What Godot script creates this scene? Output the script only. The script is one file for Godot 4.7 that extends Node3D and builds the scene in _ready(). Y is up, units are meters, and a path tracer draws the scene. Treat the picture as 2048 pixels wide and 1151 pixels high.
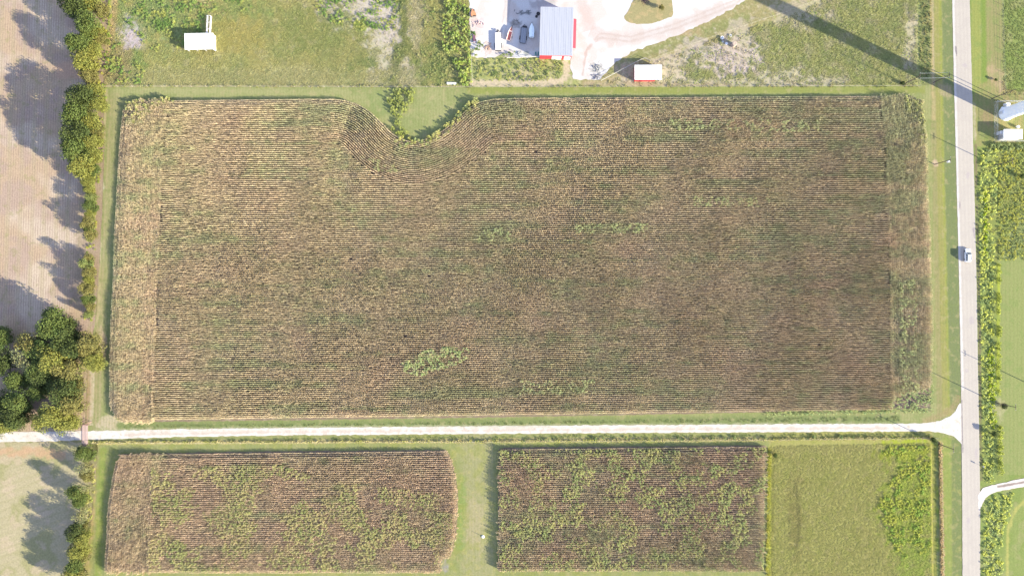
extends Node3D
# A farm quarter-section seen from a drone 252 m up. Plan coordinates are survey units of 0.19 m,
# counted from the north-west corner of the survey; x runs east, z runs south.

const UNIT := 0.19
const CROP_H := 2.2
const SUN_UP := 19.0

var rng := RandomNumberGenerator.new()
var used := {}
var mats := {}
var lin_lut := PackedFloat32Array()
var out_lut := PackedByteArray()

# ------------------------------------------------------------------ helpers
func at(u: float, v: float) -> Vector2:
	return Vector2((u - 1024.0) * UNIT, (v - 575.5) * UNIT)

func at3(u: float, v: float, y := 0.0) -> Vector3:
	var p := at(u, v)
	return Vector3(p.x, y, p.y)

func top_at(u: float, v: float, h: float) -> Vector3:      # foot of something surveyed at height h
	var p := at(u, v) * (1.0 - h / 252.0)
	return Vector3(p.x, 0, p.y)

func lin(r: float, g: float, b: float) -> Color:
	return Color(r, g, b)

func seen(r: int, g: int, b: int, k := 0.5) -> Color:     # base colour of a surface from a daylight colour chip
	var c := Color8(r, g, b).srgb_to_linear()
	return Color(c.r * k, c.g * k, c.b * k)

func mat(c: Color, rough := 0.8, metal := 0.0, tinted := false) -> StandardMaterial3D:
	var key := "%s %.2f %.2f %s" % [c, rough, metal, tinted]
	if not mats.has(key):
		var m := StandardMaterial3D.new()
		m.albedo_color = c.linear_to_srgb()
		m.roughness = rough
		m.metallic = metal
		m.cull_mode = BaseMaterial3D.CULL_DISABLED
		m.vertex_color_use_as_albedo = tinted
		mats[key] = m
	return mats[key]

func leafy(light := 0.25) -> StandardMaterial3D:           # leaves: tinted by vertex and copy colours, a little light passes
	var key := "leaf %.2f" % light
	if not mats.has(key):
		var m := StandardMaterial3D.new()
		m.albedo_color = Color.WHITE
		m.roughness = 0.75
		m.metallic_specular = 0.25
		m.cull_mode = BaseMaterial3D.CULL_DISABLED
		m.vertex_color_use_as_albedo = true
		m.backlight_enabled = true
		m.backlight = Color(light, light, light)
		mats[key] = m
	return mats[key]

func numbered(called: String) -> String:
	if not used.has(called):
		used[called] = 0
		return called
	used[called] += 1
	return "%s_%03d" % [called, used[called]]

func tag(o: Node, label: String, category: String, group := "", kind := "") -> Node:
	if label: o.set_meta("label", label)
	if category: o.set_meta("category", category)
	if group: o.set_meta("group", group)
	if kind: o.set_meta("kind", kind)
	return o

func thing(called: String, label: String, category: String, where := Vector3.ZERO, turn := 0.0, group := "") -> Node3D:
	var o := Node3D.new()
	o.name = numbered(called)
	add_child(o)
	o.position = where
	o.rotation.y = turn
	tag(o, label, category, group)
	return o

func tool() -> SurfaceTool:
	var st := SurfaceTool.new()
	st.begin(Mesh.PRIMITIVE_TRIANGLES)
	return st

func obj(called: String, st: SurfaceTool, m: Material, parent: Node3D) -> MeshInstance3D:
	var o := MeshInstance3D.new()
	o.name = called
	o.mesh = st.commit()
	o.material_override = m
	parent.add_child(o, true)
	return o

func quad(st: SurfaceTool, a: Vector3, b: Vector3, c: Vector3, d: Vector3) -> void:
	for p in [a, b, c, a, c, d]:
		st.add_vertex(p)

func box(st: SurfaceTool, c: Vector3, s: Vector3, bs := Basis(), taper := 1.0) -> void:
	var k := []
	for y in [-0.5, 0.5]:
		var t: float = taper if y > 0 else 1.0
		for q in [Vector2(-0.5, -0.5), Vector2(0.5, -0.5), Vector2(0.5, 0.5), Vector2(-0.5, 0.5)]:
			k.append(c + bs * Vector3(q.x * s.x * t, y * s.y, q.y * s.z * t))
	quad(st, k[0], k[1], k[2], k[3])
	quad(st, k[4], k[7], k[6], k[5])
	for i in 4:
		var j := (i + 1) % 4
		quad(st, k[i], k[i + 4], k[j + 4], k[j])

func tube(st: SurfaceTool, a: Vector3, b: Vector3, r0: float, r1: float, n := 8) -> void:
	var d := (b - a).normalized()
	var x := d.cross(Vector3.UP if absf(d.y) < 0.9 else Vector3.RIGHT).normalized()
	var y := d.cross(x)
	for i in n:
		var f := TAU * i / n
		var g := TAU * (i + 1) / n
		var p := x * cos(f) + y * sin(f)
		var q := x * cos(g) + y * sin(g)
		quad(st, a + p * r0, b + p * r1, b + q * r1, a + q * r0)
		st.add_vertex(a); st.add_vertex(a + p * r0); st.add_vertex(a + q * r0)
		st.add_vertex(b); st.add_vertex(b + q * r1); st.add_vertex(b + p * r1)

func lathe(st: SurfaceTool, prof: Array, n := 24, c := Vector3.ZERO) -> void:
	for i in n:
		var f := TAU * i / n
		var g := TAU * (i + 1) / n
		for k in prof.size() - 1:
			var a: Vector2 = prof[k]
			var b: Vector2 = prof[k + 1]
			quad(st, c + Vector3(cos(f) * a.x, a.y, sin(f) * a.x), c + Vector3(cos(f) * b.x, b.y, sin(f) * b.x), c + Vector3(cos(g) * b.x, b.y, sin(g) * b.x), c + Vector3(cos(g) * a.x, a.y, sin(g) * a.x))

func prism(st: SurfaceTool, pts: Array, w0: float, w1: float) -> void:   # a side outline (length, height) given width; w0 below, w1 at the top
	var top := -1e9
	var low := 1e9
	for p in pts:
		top = maxf(top, p.y); low = minf(low, p.y)
	var n := pts.size()
	var L := []
	var R := []
	for p in pts:
		var w := lerpf(w0, w1, (p.y - low) / (top - low))
		L.append(Vector3(-w, p.y, p.x)); R.append(Vector3(w, p.y, p.x))
	for i in n:
		var j := (i + 1) % n
		quad(st, L[i], L[j], R[j], R[i])
	var flat := PackedVector2Array()
	for p in pts: flat.append(p)
	var tri := Geometry2D.triangulate_polygon(flat)
	for i in range(0, tri.size(), 3):
		for k in 3: st.add_vertex(L[tri[i + k]])
		for k in 3: st.add_vertex(R[tri[i + 2 - k]])

func poly(list: Array) -> PackedVector2Array:              # survey corners to metres
	var p := PackedVector2Array()
	for i in range(0, list.size(), 2):
		p.append(at(list[i], list[i + 1]))
	return p

func smooth(p: PackedVector2Array, step: float) -> PackedVector2Array:   # Catmull-Rom through the points
	var o := PackedVector2Array()
	for i in p.size() - 1:
		var a := p[maxi(i - 1, 0)]
		var d := p[mini(i + 2, p.size() - 1)]
		var n := maxi(1, int(p[i].distance_to(p[i + 1]) / step))
		for k in n:
			o.append(p[i].cubic_interpolate(p[i + 1], a, d, float(k) / n))
	o.append(p[p.size() - 1])
	return o

# ------------------------------------------------------------------ ground maps: base colour only, computed per surface
class GroundMap:
	var w: int
	var h: int
	var res: float
	var o: Vector2
	var r := PackedFloat32Array()
	var g := PackedFloat32Array()
	var b := PackedFloat32Array()

	func _init(rect: Rect2, step: float, c: Color) -> void:
		res = step
		o = rect.position
		w = ceili(rect.size.x / step)
		h = ceili(rect.size.y / step)
		r.resize(w * h); g.resize(w * h); b.resize(w * h)
		r.fill(c.r); g.fill(c.g); b.fill(c.b)

	func field(feature: float, number: int, octaves := 3, kind := FastNoiseLite.TYPE_SIMPLEX_SMOOTH) -> PackedByteArray:
		var n := FastNoiseLite.new()
		n.noise_type = kind
		n.seed = number
		n.frequency = res / feature
		n.fractal_octaves = octaves
		var im := n.get_image(w, h, false, false, true)
		im.convert(Image.FORMAT_L8)
		return im.get_data()

	func mottle(c: Color, amount: float, feature: float, lo: float, hi: float, number: int, octaves := 3) -> void:
		var f := field(feature, number, octaves)
		var lut := PackedFloat32Array()
		for i in 256: lut.append(smoothstep(lo, hi, i / 255.0) * amount)
		var cr := c.r
		var cg := c.g
		var cb := c.b
		for i in w * h:
			var t := lut[f[i]]
			if t > 0.004:
				r[i] += (cr - r[i]) * t
				g[i] += (cg - g[i]) * t
				b[i] += (cb - b[i]) * t

	func grain(amount: float, feature: float, number: int) -> void:
		var f := field(feature, number, 2)
		var lut := PackedFloat32Array()
		for i in 256: lut.append(1.0 + (i / 255.0 - 0.5) * 2.0 * amount)
		for i in w * h:
			var t := lut[f[i]]
			r[i] *= t; g[i] *= t; b[i] *= t

	func stripes(dir: Vector2, period: float, c: Color, amount: float, number: int) -> void:
		var f := field(period * 6.0, number, 2)
		var k := TAU / period
		for y in h:
			for x in w:
				var i := y * w + x
				var s := sin(k * (dir.x * (o.x + x * res) + dir.y * (o.y + y * res)) + f[i] * 0.006)
				var t := maxf(0.0, s) * amount * (0.35 + f[i] * 0.005)
				r[i] += (c.r - r[i]) * t
				g[i] += (c.g - g[i]) * t
				b[i] += (c.b - b[i]) * t

	func band(p: PackedVector2Array, half: float, c: Color, amount: float, soft: float, number := 5, wobble := 0.6) -> void:
		var f := field(4.0, number, 3)
		for s in p.size() - 1:
			var a := p[s]
			var e := p[s + 1]
			var m := half + soft + wobble
			var x0 := clampi(int((minf(a.x, e.x) - m - o.x) / res), 0, w)
			var x1 := clampi(int((maxf(a.x, e.x) + m - o.x) / res) + 1, 0, w)
			var y0 := clampi(int((minf(a.y, e.y) - m - o.y) / res), 0, h)
			var y1 := clampi(int((maxf(a.y, e.y) + m - o.y) / res) + 1, 0, h)
			var d := e - a
			var l2 := maxf(d.length_squared(), 1e-6)
			for y in range(y0, y1):
				for x in range(x0, x1):
					var q := Vector2(o.x + x * res, o.y + y * res)
					var k := (q - a).dot(d) / l2
					if k < 0.0 and s > 0 or k > 1.0: continue
					var away := absf((q - a).cross(d)) / sqrt(l2) if k >= 0.0 else (q - a).length()
					var i := y * w + x
					var t := (1.0 - smoothstep(half - soft, half + soft, away + (f[i] / 255.0 - 0.5) * 2.0 * wobble)) * amount
					if t > 0.004:
						r[i] += (c.r - r[i]) * t
						g[i] += (c.g - g[i]) * t
						b[i] += (c.b - b[i]) * t

	func blot(c0: Vector2, rad: Vector2, c: Color, amount: float, number := 9, ragged := 0.5, feature := 5.0) -> void:
		var f := field(feature, number, 4)
		var x0 := clampi(int((c0.x - rad.x * 1.6 - o.x) / res), 0, w)
		var x1 := clampi(int((c0.x + rad.x * 1.6 - o.x) / res), 0, w)
		var y0 := clampi(int((c0.y - rad.y * 1.6 - o.y) / res), 0, h)
		var y1 := clampi(int((c0.y + rad.y * 1.6 - o.y) / res), 0, h)
		for y in range(y0, y1):
			for x in range(x0, x1):
				var i := y * w + x
				var q := Vector2((o.x + x * res - c0.x) / rad.x, (o.y + y * res - c0.y) / rad.y)
				var t := (1.0 - smoothstep(0.55, 1.1, q.length() + (f[i] / 255.0 - 0.5) * 2.0 * ragged)) * amount
				if t > 0.004:
					r[i] += (c.r - r[i]) * t
					g[i] += (c.g - g[i]) * t
					b[i] += (c.b - b[i]) * t

	func color_at(q: Vector2) -> Color:
		var i := clampi(int((q.y - o.y) / res), 0, h - 1) * w + clampi(int((q.x - o.x) / res), 0, w - 1)
		return Color(r[i], g[i], b[i])

	func texture(lut: PackedByteArray) -> ImageTexture:
		var data := PackedByteArray()
		data.resize(w * h * 3)
		for i in w * h:
			data[i * 3] = lut[clampi(int(r[i] * 4095.0), 0, 4095)]
			data[i * 3 + 1] = lut[clampi(int(g[i] * 4095.0), 0, 4095)]
			data[i * 3 + 2] = lut[clampi(int(b[i] * 4095.0), 0, 4095)]
		return ImageTexture.create_from_image(Image.create_from_data(w, h, false, Image.FORMAT_RGB8, data))

var grounds := {}

func bounds(p: PackedVector2Array) -> Rect2:
	var r := Rect2(p[0], Vector2.ZERO)
	for q in p: r = r.expand(q)
	return r.grow(1.0)

func rough_edge(p: PackedVector2Array, step: float, jag: float, number: int) -> PackedVector2Array:
	var n := FastNoiseLite.new()
	n.seed = number
	n.frequency = 0.35
	n.fractal_octaves = 3
	var o := PackedVector2Array()
	for i in p.size():
		var a := p[i]
		var b := p[(i + 1) % p.size()]
		var count := maxi(1, int(a.distance_to(b) / step))
		var side := (b - a).normalized().orthogonal()
		for k in count:
			var q := a.lerp(b, float(k) / count)
			o.append(q + side * n.get_noise_2d(q.x, q.y) * jag * 2.0)
	return o

func sheet(called: String, p: PackedVector2Array, layer: int, gm: GroundMap, rough := 0.95, jag := 0.3, relief := 0.0) -> MeshInstance3D:
	var edge := rough_edge(p, 0.9, jag, 40 + layer) if jag > 0.0 else p
	var tri := Geometry2D.triangulate_polygon(edge)
	if tri.is_empty():
		push_warning("polygon of %s crosses itself" % called)
		edge = p
		tri = Geometry2D.triangulate_polygon(p)
	var st := tool()
	for i in range(0, tri.size(), 3):
		var t := [edge[tri[i]], edge[tri[i + 1]], edge[tri[i + 2]]]
		if (t[1] - t[0]).cross(t[2] - t[0]) < 0.0: t = [t[0], t[2], t[1]]
		for q in t:
			st.set_uv(Vector2((q.x - gm.o.x) / (gm.w * gm.res), (q.y - gm.o.y) / (gm.h * gm.res)))
			st.set_normal(Vector3.UP)
			st.add_vertex(Vector3(q.x, 0.015 * layer, q.y))
	var m := StandardMaterial3D.new()
	m.albedo_texture = gm.texture(out_lut)
	grounds[called] = gm
	m.roughness = rough
	m.metallic_specular = 0.2
	m.texture_repeat = false
	m.cull_mode = BaseMaterial3D.CULL_DISABLED
	var o := MeshInstance3D.new()
	o.name = numbered(called)
	o.mesh = st.commit()
	o.material_override = m
	o.set_meta("kind", "structure")
	add_child(o)
	return o

# ------------------------------------------------------------------ scattered plants
class Copies3D:
	var buf := PackedFloat32Array()
	var n := 0
	func add(p: Vector3, turn: float, sx: float, sy: float, sz: float, c: Color) -> void:
		var cs := cos(turn)
		var sn := sin(turn)
		buf.append_array(PackedFloat32Array([cs * sx, 0.0, sn * sz, p.x, 0.0, sy, 0.0, p.y, -sn * sx, 0.0, cs * sz, p.z, c.r, c.g, c.b, 1.0]))
		n += 1

func spread(called: String, parent: Node, cp: Copies3D, mesh: Mesh, m: Material) -> MultiMeshInstance3D:
	if cp.n == 0: return null
	var mm := MultiMesh.new()
	mm.transform_format = MultiMesh.TRANSFORM_3D
	mm.use_colors = true
	mm.mesh = mesh
	mm.instance_count = cp.n
	mm.buffer = cp.buf
	var o := MultiMeshInstance3D.new()
	o.name = called
	o.multimesh = mm
	o.material_override = m
	o.set_meta("kind", "stuff")
	parent.add_child(o, true)
	return o

func mesh_of(v: PackedVector3Array, c: PackedColorArray) -> ArrayMesh:
	var a := []
	a.resize(Mesh.ARRAY_MAX)
	a[Mesh.ARRAY_VERTEX] = v
	a[Mesh.ARRAY_COLOR] = c
	var m := ArrayMesh.new()
	m.add_surface_from_arrays(Mesh.PRIMITIVE_TRIANGLES, a)
	return m

func leaf_quad(v: PackedVector3Array, c: PackedColorArray, a: Vector3, b: Vector3, d: Vector3, e: Vector3, col: Color) -> void:
	for p in [a, b, d, a, d, e]:
		v.append(p); c.append(col)

func corn_mesh(number: int, length: float) -> ArrayMesh:   # a stretch of row, dry standing maize: stalk, arching leaves, tassel
	rng.seed = number
	var v := PackedVector3Array()
	var c := PackedColorArray()
	var plants := 8
	for k in plants:
		var x := (k + 0.5 + rng.randf_range(-0.3, 0.3)) / plants * length - length / 2
		var z := rng.randf_range(-0.06, 0.06)
		var H := rng.randf_range(1.65, 2.1)
		var lean := Vector3(rng.randf_range(-0.12, 0.12), 0, rng.randf_range(-0.10, 0.10))
		var foot := Vector3(x, 0, z)
		var tone := rng.randf_range(0.72, 1.25)
		var warm := rng.randf_range(-0.07, 0.07)
		var stalk := Color(tone * 0.85, tone * 0.8, tone * 0.72)
		var tip := foot + lean + Vector3(0, H, 0)
		leaf_quad(v, c, foot + Vector3(-0.014, 0, 0), foot + Vector3(0.014, 0, 0), tip + Vector3(0.008, 0, 0), tip + Vector3(-0.008, 0, 0), stalk)
		leaf_quad(v, c, foot + Vector3(0, 0, -0.014), foot + Vector3(0, 0, 0.014), tip + Vector3(0, 0, 0.008), tip + Vector3(0, 0, -0.008), stalk)
		var plane := rng.randf_range(-0.9, 0.9)
		for l in 8:
			var y := H * (0.28 + 0.085 * l)
			var root := foot + lean * (y / H) + Vector3(0, y, 0)
			var ang := plane + (PI if l % 2 else 0.0) + rng.randf_range(-0.5, 0.5)
			var out := Vector3(cos(ang), 0, sin(ang))
			var side := Vector3(-out.z, 0, out.x) * rng.randf_range(0.035, 0.055)
			var reach := rng.randf_range(0.16, 0.30)
			var mid := root + out * reach * 0.55 + Vector3(0, rng.randf_range(0.10, 0.22), 0)
			var end := root + out * reach + Vector3(0, rng.randf_range(-0.35, 0.02), 0)
			var t2 := tone * rng.randf_range(0.75, 1.2)
			var col := Color(t2 * (1.0 + warm), t2, t2 * (1.0 - warm))
			leaf_quad(v, c, root - side * 0.7, root + side * 0.7, mid + side, mid - side, col)
			leaf_quad(v, c, mid - side, mid + side, end + side * 0.3, end - side * 0.3, col)
		for l in 6:
			var ang := rng.randf() * TAU
			var out := Vector3(cos(ang), 0, sin(ang))
			var side := Vector3(-out.z, 0, out.x) * 0.022
			var end := tip + out * rng.randf_range(0.05, 0.16) + Vector3(0, rng.randf_range(0.14, 0.26), 0)
			leaf_quad(v, c, tip - side, tip + side, end + side, end - side, Color(1.5 * tone, 1.42 * tone, 1.25 * tone))
	return mesh_of(v, c)

func tuft_mesh(number: int, blades: int, rad: float, hi: float, wide: float) -> ArrayMesh:   # grass blades that arch out of one crown
	rng.seed = number
	var v := PackedVector3Array()
	var c := PackedColorArray()
	for k in blades:
		var f := rng.randf() * TAU
		var foot := Vector3(cos(f), 0, sin(f)) * rad * sqrt(rng.randf()) * 0.6
		var g := f + rng.randf_range(-0.9, 0.9)
		var out := Vector3(cos(g), 0, sin(g))
		var side := Vector3(-out.z, 0, out.x) * wide * rng.randf_range(0.6, 1.2)
		var y := hi * rng.randf_range(0.5, 1.1)
		var mid := foot + out * rad * 0.3 + Vector3(0, y * 0.75, 0)
		var end := foot + out * rad * rng.randf_range(0.6, 1.1) + Vector3(0, y * rng.randf_range(0.55, 1.1), 0)
		var t := rng.randf_range(0.7, 1.3)
		var col := Color(t * 1.04, t, t * 0.95)
		leaf_quad(v, c, foot - side, foot + side, mid + side, mid - side, col)
		leaf_quad(v, c, mid - side, mid + side, end + side * 0.4, end - side * 0.4, col)
	return mesh_of(v, c)

func weed_mesh(number: int, leaves: int, rad: float, hi: float, leaf: float) -> ArrayMesh:   # a bushy weed: leaves turned every way round a few stems
	rng.seed = number
	var v := PackedVector3Array()
	var c := PackedColorArray()
	for k in leaves:
		var f := rng.randf() * TAU
		var y := hi * pow(rng.randf(), 0.7)
		var q := rad * sqrt(rng.randf()) * sqrt(maxf(0.15, 1.0 - pow(y / hi, 2.5)))
		var p := Vector3(cos(f) * q, y, sin(f) * q)
		var bs := Basis.from_euler(Vector3(rng.randf_range(-0.6, 0.6), rng.randf() * TAU, rng.randf_range(-0.6, 0.6)))
		var s := leaf * rng.randf_range(0.6, 1.3)
		var t := rng.randf_range(0.65, 1.35)
		var col := Color(t * rng.randf_range(0.92, 1.1), t, t * 0.95)
		leaf_quad(v, c, p + bs * Vector3(-s, 0, 0), p + bs * Vector3(0, s * 0.1, -s * 0.55), p + bs * Vector3(s, 0, 0), p + bs * Vector3(0, s * 0.1, s * 0.55), col)
	return mesh_of(v, c)

func scatter(called: String, label: String, category: String, areas: Array, per_m2: float, mesh: Mesh, colors: Array, feature: float, lo: float, size: Vector2, number: int, boost := 1.35, like: GroundMap = null) -> void:
	rng.seed = number
	var n := FastNoiseLite.new()
	n.seed = number
	n.frequency = 1.0 / feature
	n.fractal_octaves = 4
	var n2 := FastNoiseLite.new()
	n2.seed = number + 77
	n2.frequency = 1.0 / (feature * 0.7)
	n2.fractal_octaves = 4
	var cp := Copies3D.new()
	for p in areas:
		var r := bounds(p)
		for i in int(r.get_area() * per_m2):
			var q := r.position + Vector2(rng.randf(), rng.randf()) * r.size
			if n.get_noise_2d(q.x, q.y) + rng.randf_range(-0.18, 0.18) < lo or not Geometry2D.is_point_in_polygon(q, p): continue
			var t := clampf(n2.get_noise_2d(q.x, q.y) * 1.6 + 0.5 + rng.randf_range(-0.25, 0.25), 0.0, 0.999) * (colors.size() - 1)
			var c: Color = colors[int(t)].lerp(colors[int(t) + 1], t - int(t))
			if like:
				var under := like.color_at(q)
				if under.b > under.g * 0.6 and rng.randf() < 0.85: continue      # bare ground
				c = c.lerp(under, 0.8)
			var k := rng.randf_range(0.85, 1.15) * boost
			var s := rng.randf_range(size.x, size.y)
			cp.add(Vector3(q.x, 0.0, q.y), rng.randf() * TAU, s, s * rng.randf_range(0.8, 1.2), s, Color(c.r * k, c.g * k, c.b * k))
	var o := spread(numbered(called), self, cp, mesh, leafy())
	if o: tag(o, label, category, "", "stuff")

# ------------------------------------------------------------------ the scene
func _ready() -> void:
	var cam := Camera3D.new()
	cam.name = "camera"
	cam.position = Vector3(0, 252, 0)
	cam.rotation_degrees = Vector3(-90, 0, 0)
	cam.fov = 46.92
	cam.far = 6000.0
	cam.near = 0.5
	add_child(cam)
	var sky := ProceduralSkyMaterial.new()
	sky.sky_top_color = Color(0.195, 0.255, 0.42).linear_to_srgb()
	sky.sky_horizon_color = Color(0.52, 0.53, 0.58).linear_to_srgb()
	sky.ground_horizon_color = Color(0.35, 0.33, 0.28).linear_to_srgb()
	sky.ground_bottom_color = Color(0.2, 0.19, 0.14).linear_to_srgb()
	var env := Environment.new()
	env.background_mode = Environment.BG_SKY
	env.sky = Sky.new()
	env.sky.sky_material = sky
	env.tonemap_mode = Environment.TONE_MAPPER_LINEAR
	env.tonemap_exposure = 3.55
	env.sdfgi_enabled = true
	env.ssao_enabled = true
	env.ssil_enabled = true
	var we := WorldEnvironment.new()
	we.name = "world"
	we.environment = env
	add_child(we)
	var sun := DirectionalLight3D.new()
	sun.name = "sun"
	sun.light_energy = 1.6
	sun.light_color = Color(1.0, 0.92, 0.70).linear_to_srgb()
	sun.light_angular_distance = 0.5
	sun.shadow_enabled = true
	add_child(sun)
	var towards := Vector3(0.903 * cos(deg_to_rad(SUN_UP)), sin(deg_to_rad(SUN_UP)), 0.43 * cos(deg_to_rad(SUN_UP)))
	sun.look_at_from_position(towards * 300.0, Vector3.ZERO, Vector3.UP)
	for i in 4096:
		out_lut.append(clampi(int(round(Color(i / 4095.0, 0, 0).linear_to_srgb().r * 255.0)), 0, 255))
	build_ground()
	build_roads()
	build_crops()
	build_plants()
	build_trees()
	build_buildings()
	build_yard()
	build_roadside()
	build_fences()

func build_ground() -> void:
	# open country out to the horizon
	var gm := GroundMap.new(Rect2(-128, -128, 256, 256), 0.5, seen(172, 165, 118))
	gm.mottle(seen(150, 155, 95), 0.7, 22.0, 0.4, 0.7, 1)
	gm.mottle(seen(190, 172, 140), 0.6, 12.0, 0.55, 0.8, 2)
	gm.grain(0.22, 1.2, 3)
	var st := tool()
	for k in 64:
		var x := (k % 8 - 4) * 750.0
		var z := (k / 8 - 4) * 750.0
		for q in [Vector2(0, 0), Vector2(1, 0), Vector2(1, 1), Vector2(0, 0), Vector2(1, 1), Vector2(0, 1)]:
			st.set_normal(Vector3.UP)
			st.set_uv((Vector2(x, z) + q * 750.0) / 256.0)
			st.add_vertex(Vector3(x + q.x * 750.0, 0, z + q.y * 750.0))
	var m := StandardMaterial3D.new()
	m.albedo_texture = gm.texture(out_lut)
	m.roughness = 0.95
	m.metallic_specular = 0.2
	var g := obj("ground", st, m, self)
	tag(g, "open grassland reaching the horizon around the farm fields", "", "", "structure")

	# stubble west of the hedgerow
	var p := poly([-180, -160, 232, -160, 226, 60, 214, 180, 208, 300, 204, 420, 196, 560, 190, 640, 182, 700, 168, 868, -180, 866])
	gm = GroundMap.new(bounds(p), 0.25, seen(208, 182, 153))
	gm.mottle(seen(196, 172, 158), 0.7, 14.0, 0.4, 0.7, 11)
	gm.mottle(seen(226, 208, 186), 0.7, 26.0, 0.5, 0.8, 12)
	gm.stripes(Vector2(1, 0.03), 0.92, seen(168, 144, 126), 0.55, 13)
	gm.stripes(Vector2(1, 0.03), 4.6, seen(190, 175, 140), 0.35, 14)
	gm.mottle(seen(165, 160, 110), 0.45, 5.0, 0.62, 0.85, 15, 4)
	gm.band(poly([218, 0, 200, 200, 196, 400, 180, 600]), 7.0, seen(172, 152, 128), 0.7, 3.0, 16, 2.0)
	gm.blot(at(140, 140), Vector2(7, 4), seen(214, 176, 150), 0.6, 17)
	gm.grain(0.22, 0.7, 18)
	tag(sheet("stubble_field", p, 1, gm), "pale cut stubble field west of the hedgerow", "", "", "structure")

	# pasture south of the lane, west of the lower hedgerow
	p = poly([-180, 884, 196, 884, 190, 960, 182, 1040, 168, 1140, 160, 1280, -180, 1280])
	gm = GroundMap.new(bounds(p), 0.3, seen(196, 184, 148))
	gm.mottle(seen(172, 168, 118), 0.8, 18.0, 0.42, 0.62, 21)
	gm.mottle(seen(212, 192, 164), 0.7, 9.0, 0.52, 0.75, 22)
	gm.band(poly([-20, 905, 60, 902, 130, 908]), 1.6, seen(214, 176, 140), 0.8, 1.0, 23, 1.4)
	gm.stripes(Vector2(0.35, 0.94), 2.8, seen(180, 172, 128), 0.3, 24)
	gm.grain(0.2, 0.8, 25)
	tag(sheet("pasture", p, 1, gm), "pale worn pasture south of the lane at the lower left", "", "", "structure")

	# rough pasture north of the corn, west of the yard
	p = poly([224, -160, 938, -160, 940, 172, 205, 174, 214, 60])
	gm = GroundMap.new(bounds(p), 0.25, seen(178, 176, 112))
	gm.mottle(seen(160, 168, 106), 0.7, 14.0, 0.40, 0.72, 31)
	gm.mottle(seen(190, 182, 118), 0.6, 20.0, 0.42, 0.75, 32)
	gm.mottle(seen(198, 188, 150), 0.45, 6.0, 0.56, 0.85, 33, 4)
	gm.blot(at(262, 66), Vector2(6, 8), seen(206, 192, 196), 0.95, 34, 0.45)
	gm.blot(at(252, 130), Vector2(6, 9), seen(170, 150, 118), 0.6, 35)
	gm.blot(at(275, 135), Vector2(4, 7), seen(132, 160, 88), 0.7, 36)
	gm.band(poly([232, -20, 226, 40, 212, 110, 204, 172]), 1.2, seen(216, 186, 140), 0.8, 0.8, 37, 0.6)
	gm.blot(at(700, 20), Vector2(14, 9), seen(206, 194, 178), 0.8, 38, 0.7)
	gm.blot(at(770, 40), Vector2(10, 9), seen(210, 198, 186), 0.85, 39, 0.7)
	gm.blot(at(760, 100), Vector2(7, 14), seen(208, 196, 178), 0.7, 40, 0.7)
	gm.blot(at(812, 150), Vector2(8, 7), seen(206, 192, 170), 0.8, 41, 0.6)
	gm.blot(at(835, 40), Vector2(5, 13), seen(200, 186, 152), 0.75, 42, 0.6)
	gm.blot(at(590, 150), Vector2(12, 6), seen(196, 190, 136), 0.7, 43, 0.5)
	gm.band(poly([618, 172, 622, 140, 640, 90, 655, 60]), 0.5, seen(142, 150, 86), 0.6, 0.5, 44, 0.4)
	gm.band(poly([786, 172, 790, 130, 800, 95, 805, 40, 800, -10]), 2.2, seen(108, 126, 76), 0.8, 1.5, 45, 1.2)
	gm.band(poly([840, 172, 836, 130, 822, 100, 808, 92]), 1.2, seen(124, 136, 82), 0.8, 1.0, 46, 0.8)
	gm.band(poly([205, 171, 520, 173, 940, 175]), 0.9, seen(206, 190, 150), 0.75, 0.6, 47, 0.7)
	gm.band(poly([230, 158, 520, 160, 760, 160, 840, 158]), 4.2, seen(182, 178, 128), 0.6, 1.5, 48, 0.8)
	gm.blot(at(330, 40), Vector2(16, 8), seen(152, 172, 108), 0.7, 601, 0.8)
	gm.blot(at(280, 20), Vector2(10, 8), seen(140, 164, 104), 0.7, 602, 0.8)
	gm.blot(at(480, 15), Vector2(12, 6), seen(150, 172, 102), 0.6, 603, 0.8)
	gm.blot(at(470, 70), Vector2(14, 8), seen(190, 178, 104), 0.7, 604, 0.6)
	gm.blot(at(640, 60), Vector2(18, 9), seen(152, 162, 96), 0.7, 605, 0.8)
	gm.blot(at(725, 125), Vector2(6, 3), seen(132, 150, 88), 0.8, 606, 0.8)
	gm.blot(at(690, 110), Vector2(14, 7), seen(164, 166, 106), 0.6, 607, 0.7)
	gm.blot(at(722, 50), Vector2(3, 3), seen(160, 182, 84), 0.9, 608, 0.6)
	gm.blot(at(745, 15), Vector2(9, 5), seen(212, 200, 186), 0.8, 609, 0.9)
	gm.blot(at(782, 60), Vector2(4, 8), seen(208, 194, 180), 0.8, 610, 0.8)
	gm.blot(at(868, 70), Vector2(6, 13), seen(172, 166, 104), 0.7, 611, 0.7)
	gm.blot(at(870, 135), Vector2(8, 8), seen(142, 158, 94), 0.8, 612, 0.8)
	gm.blot(at(225, 145), Vector2(5, 6), seen(150, 138, 100), 0.7, 613, 0.8)
	gm.mottle(seen(134, 146, 88), 0.35, 2.6, 0.62, 0.8, 614, 2)
	gm.mottle(seen(208, 198, 140), 0.35, 2.2, 0.64, 0.82, 615, 2)
	gm.grain(0.22, 0.8, 49)
	tag(sheet("rough_pasture", p, 2, gm), "rough yellow-green pasture with bare patches north of the corn", "", "", "structure")

	# ground round the farmyard and the paddock east of it
	p = poly([938, -160, 1838, -160, 1838, 172, 938, 174])
	gm = GroundMap.new(bounds(p), 0.25, seen(178, 179, 114))
	gm.mottle(seen(160, 168, 108), 0.75, 11.0, 0.40, 0.70, 51)
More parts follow.
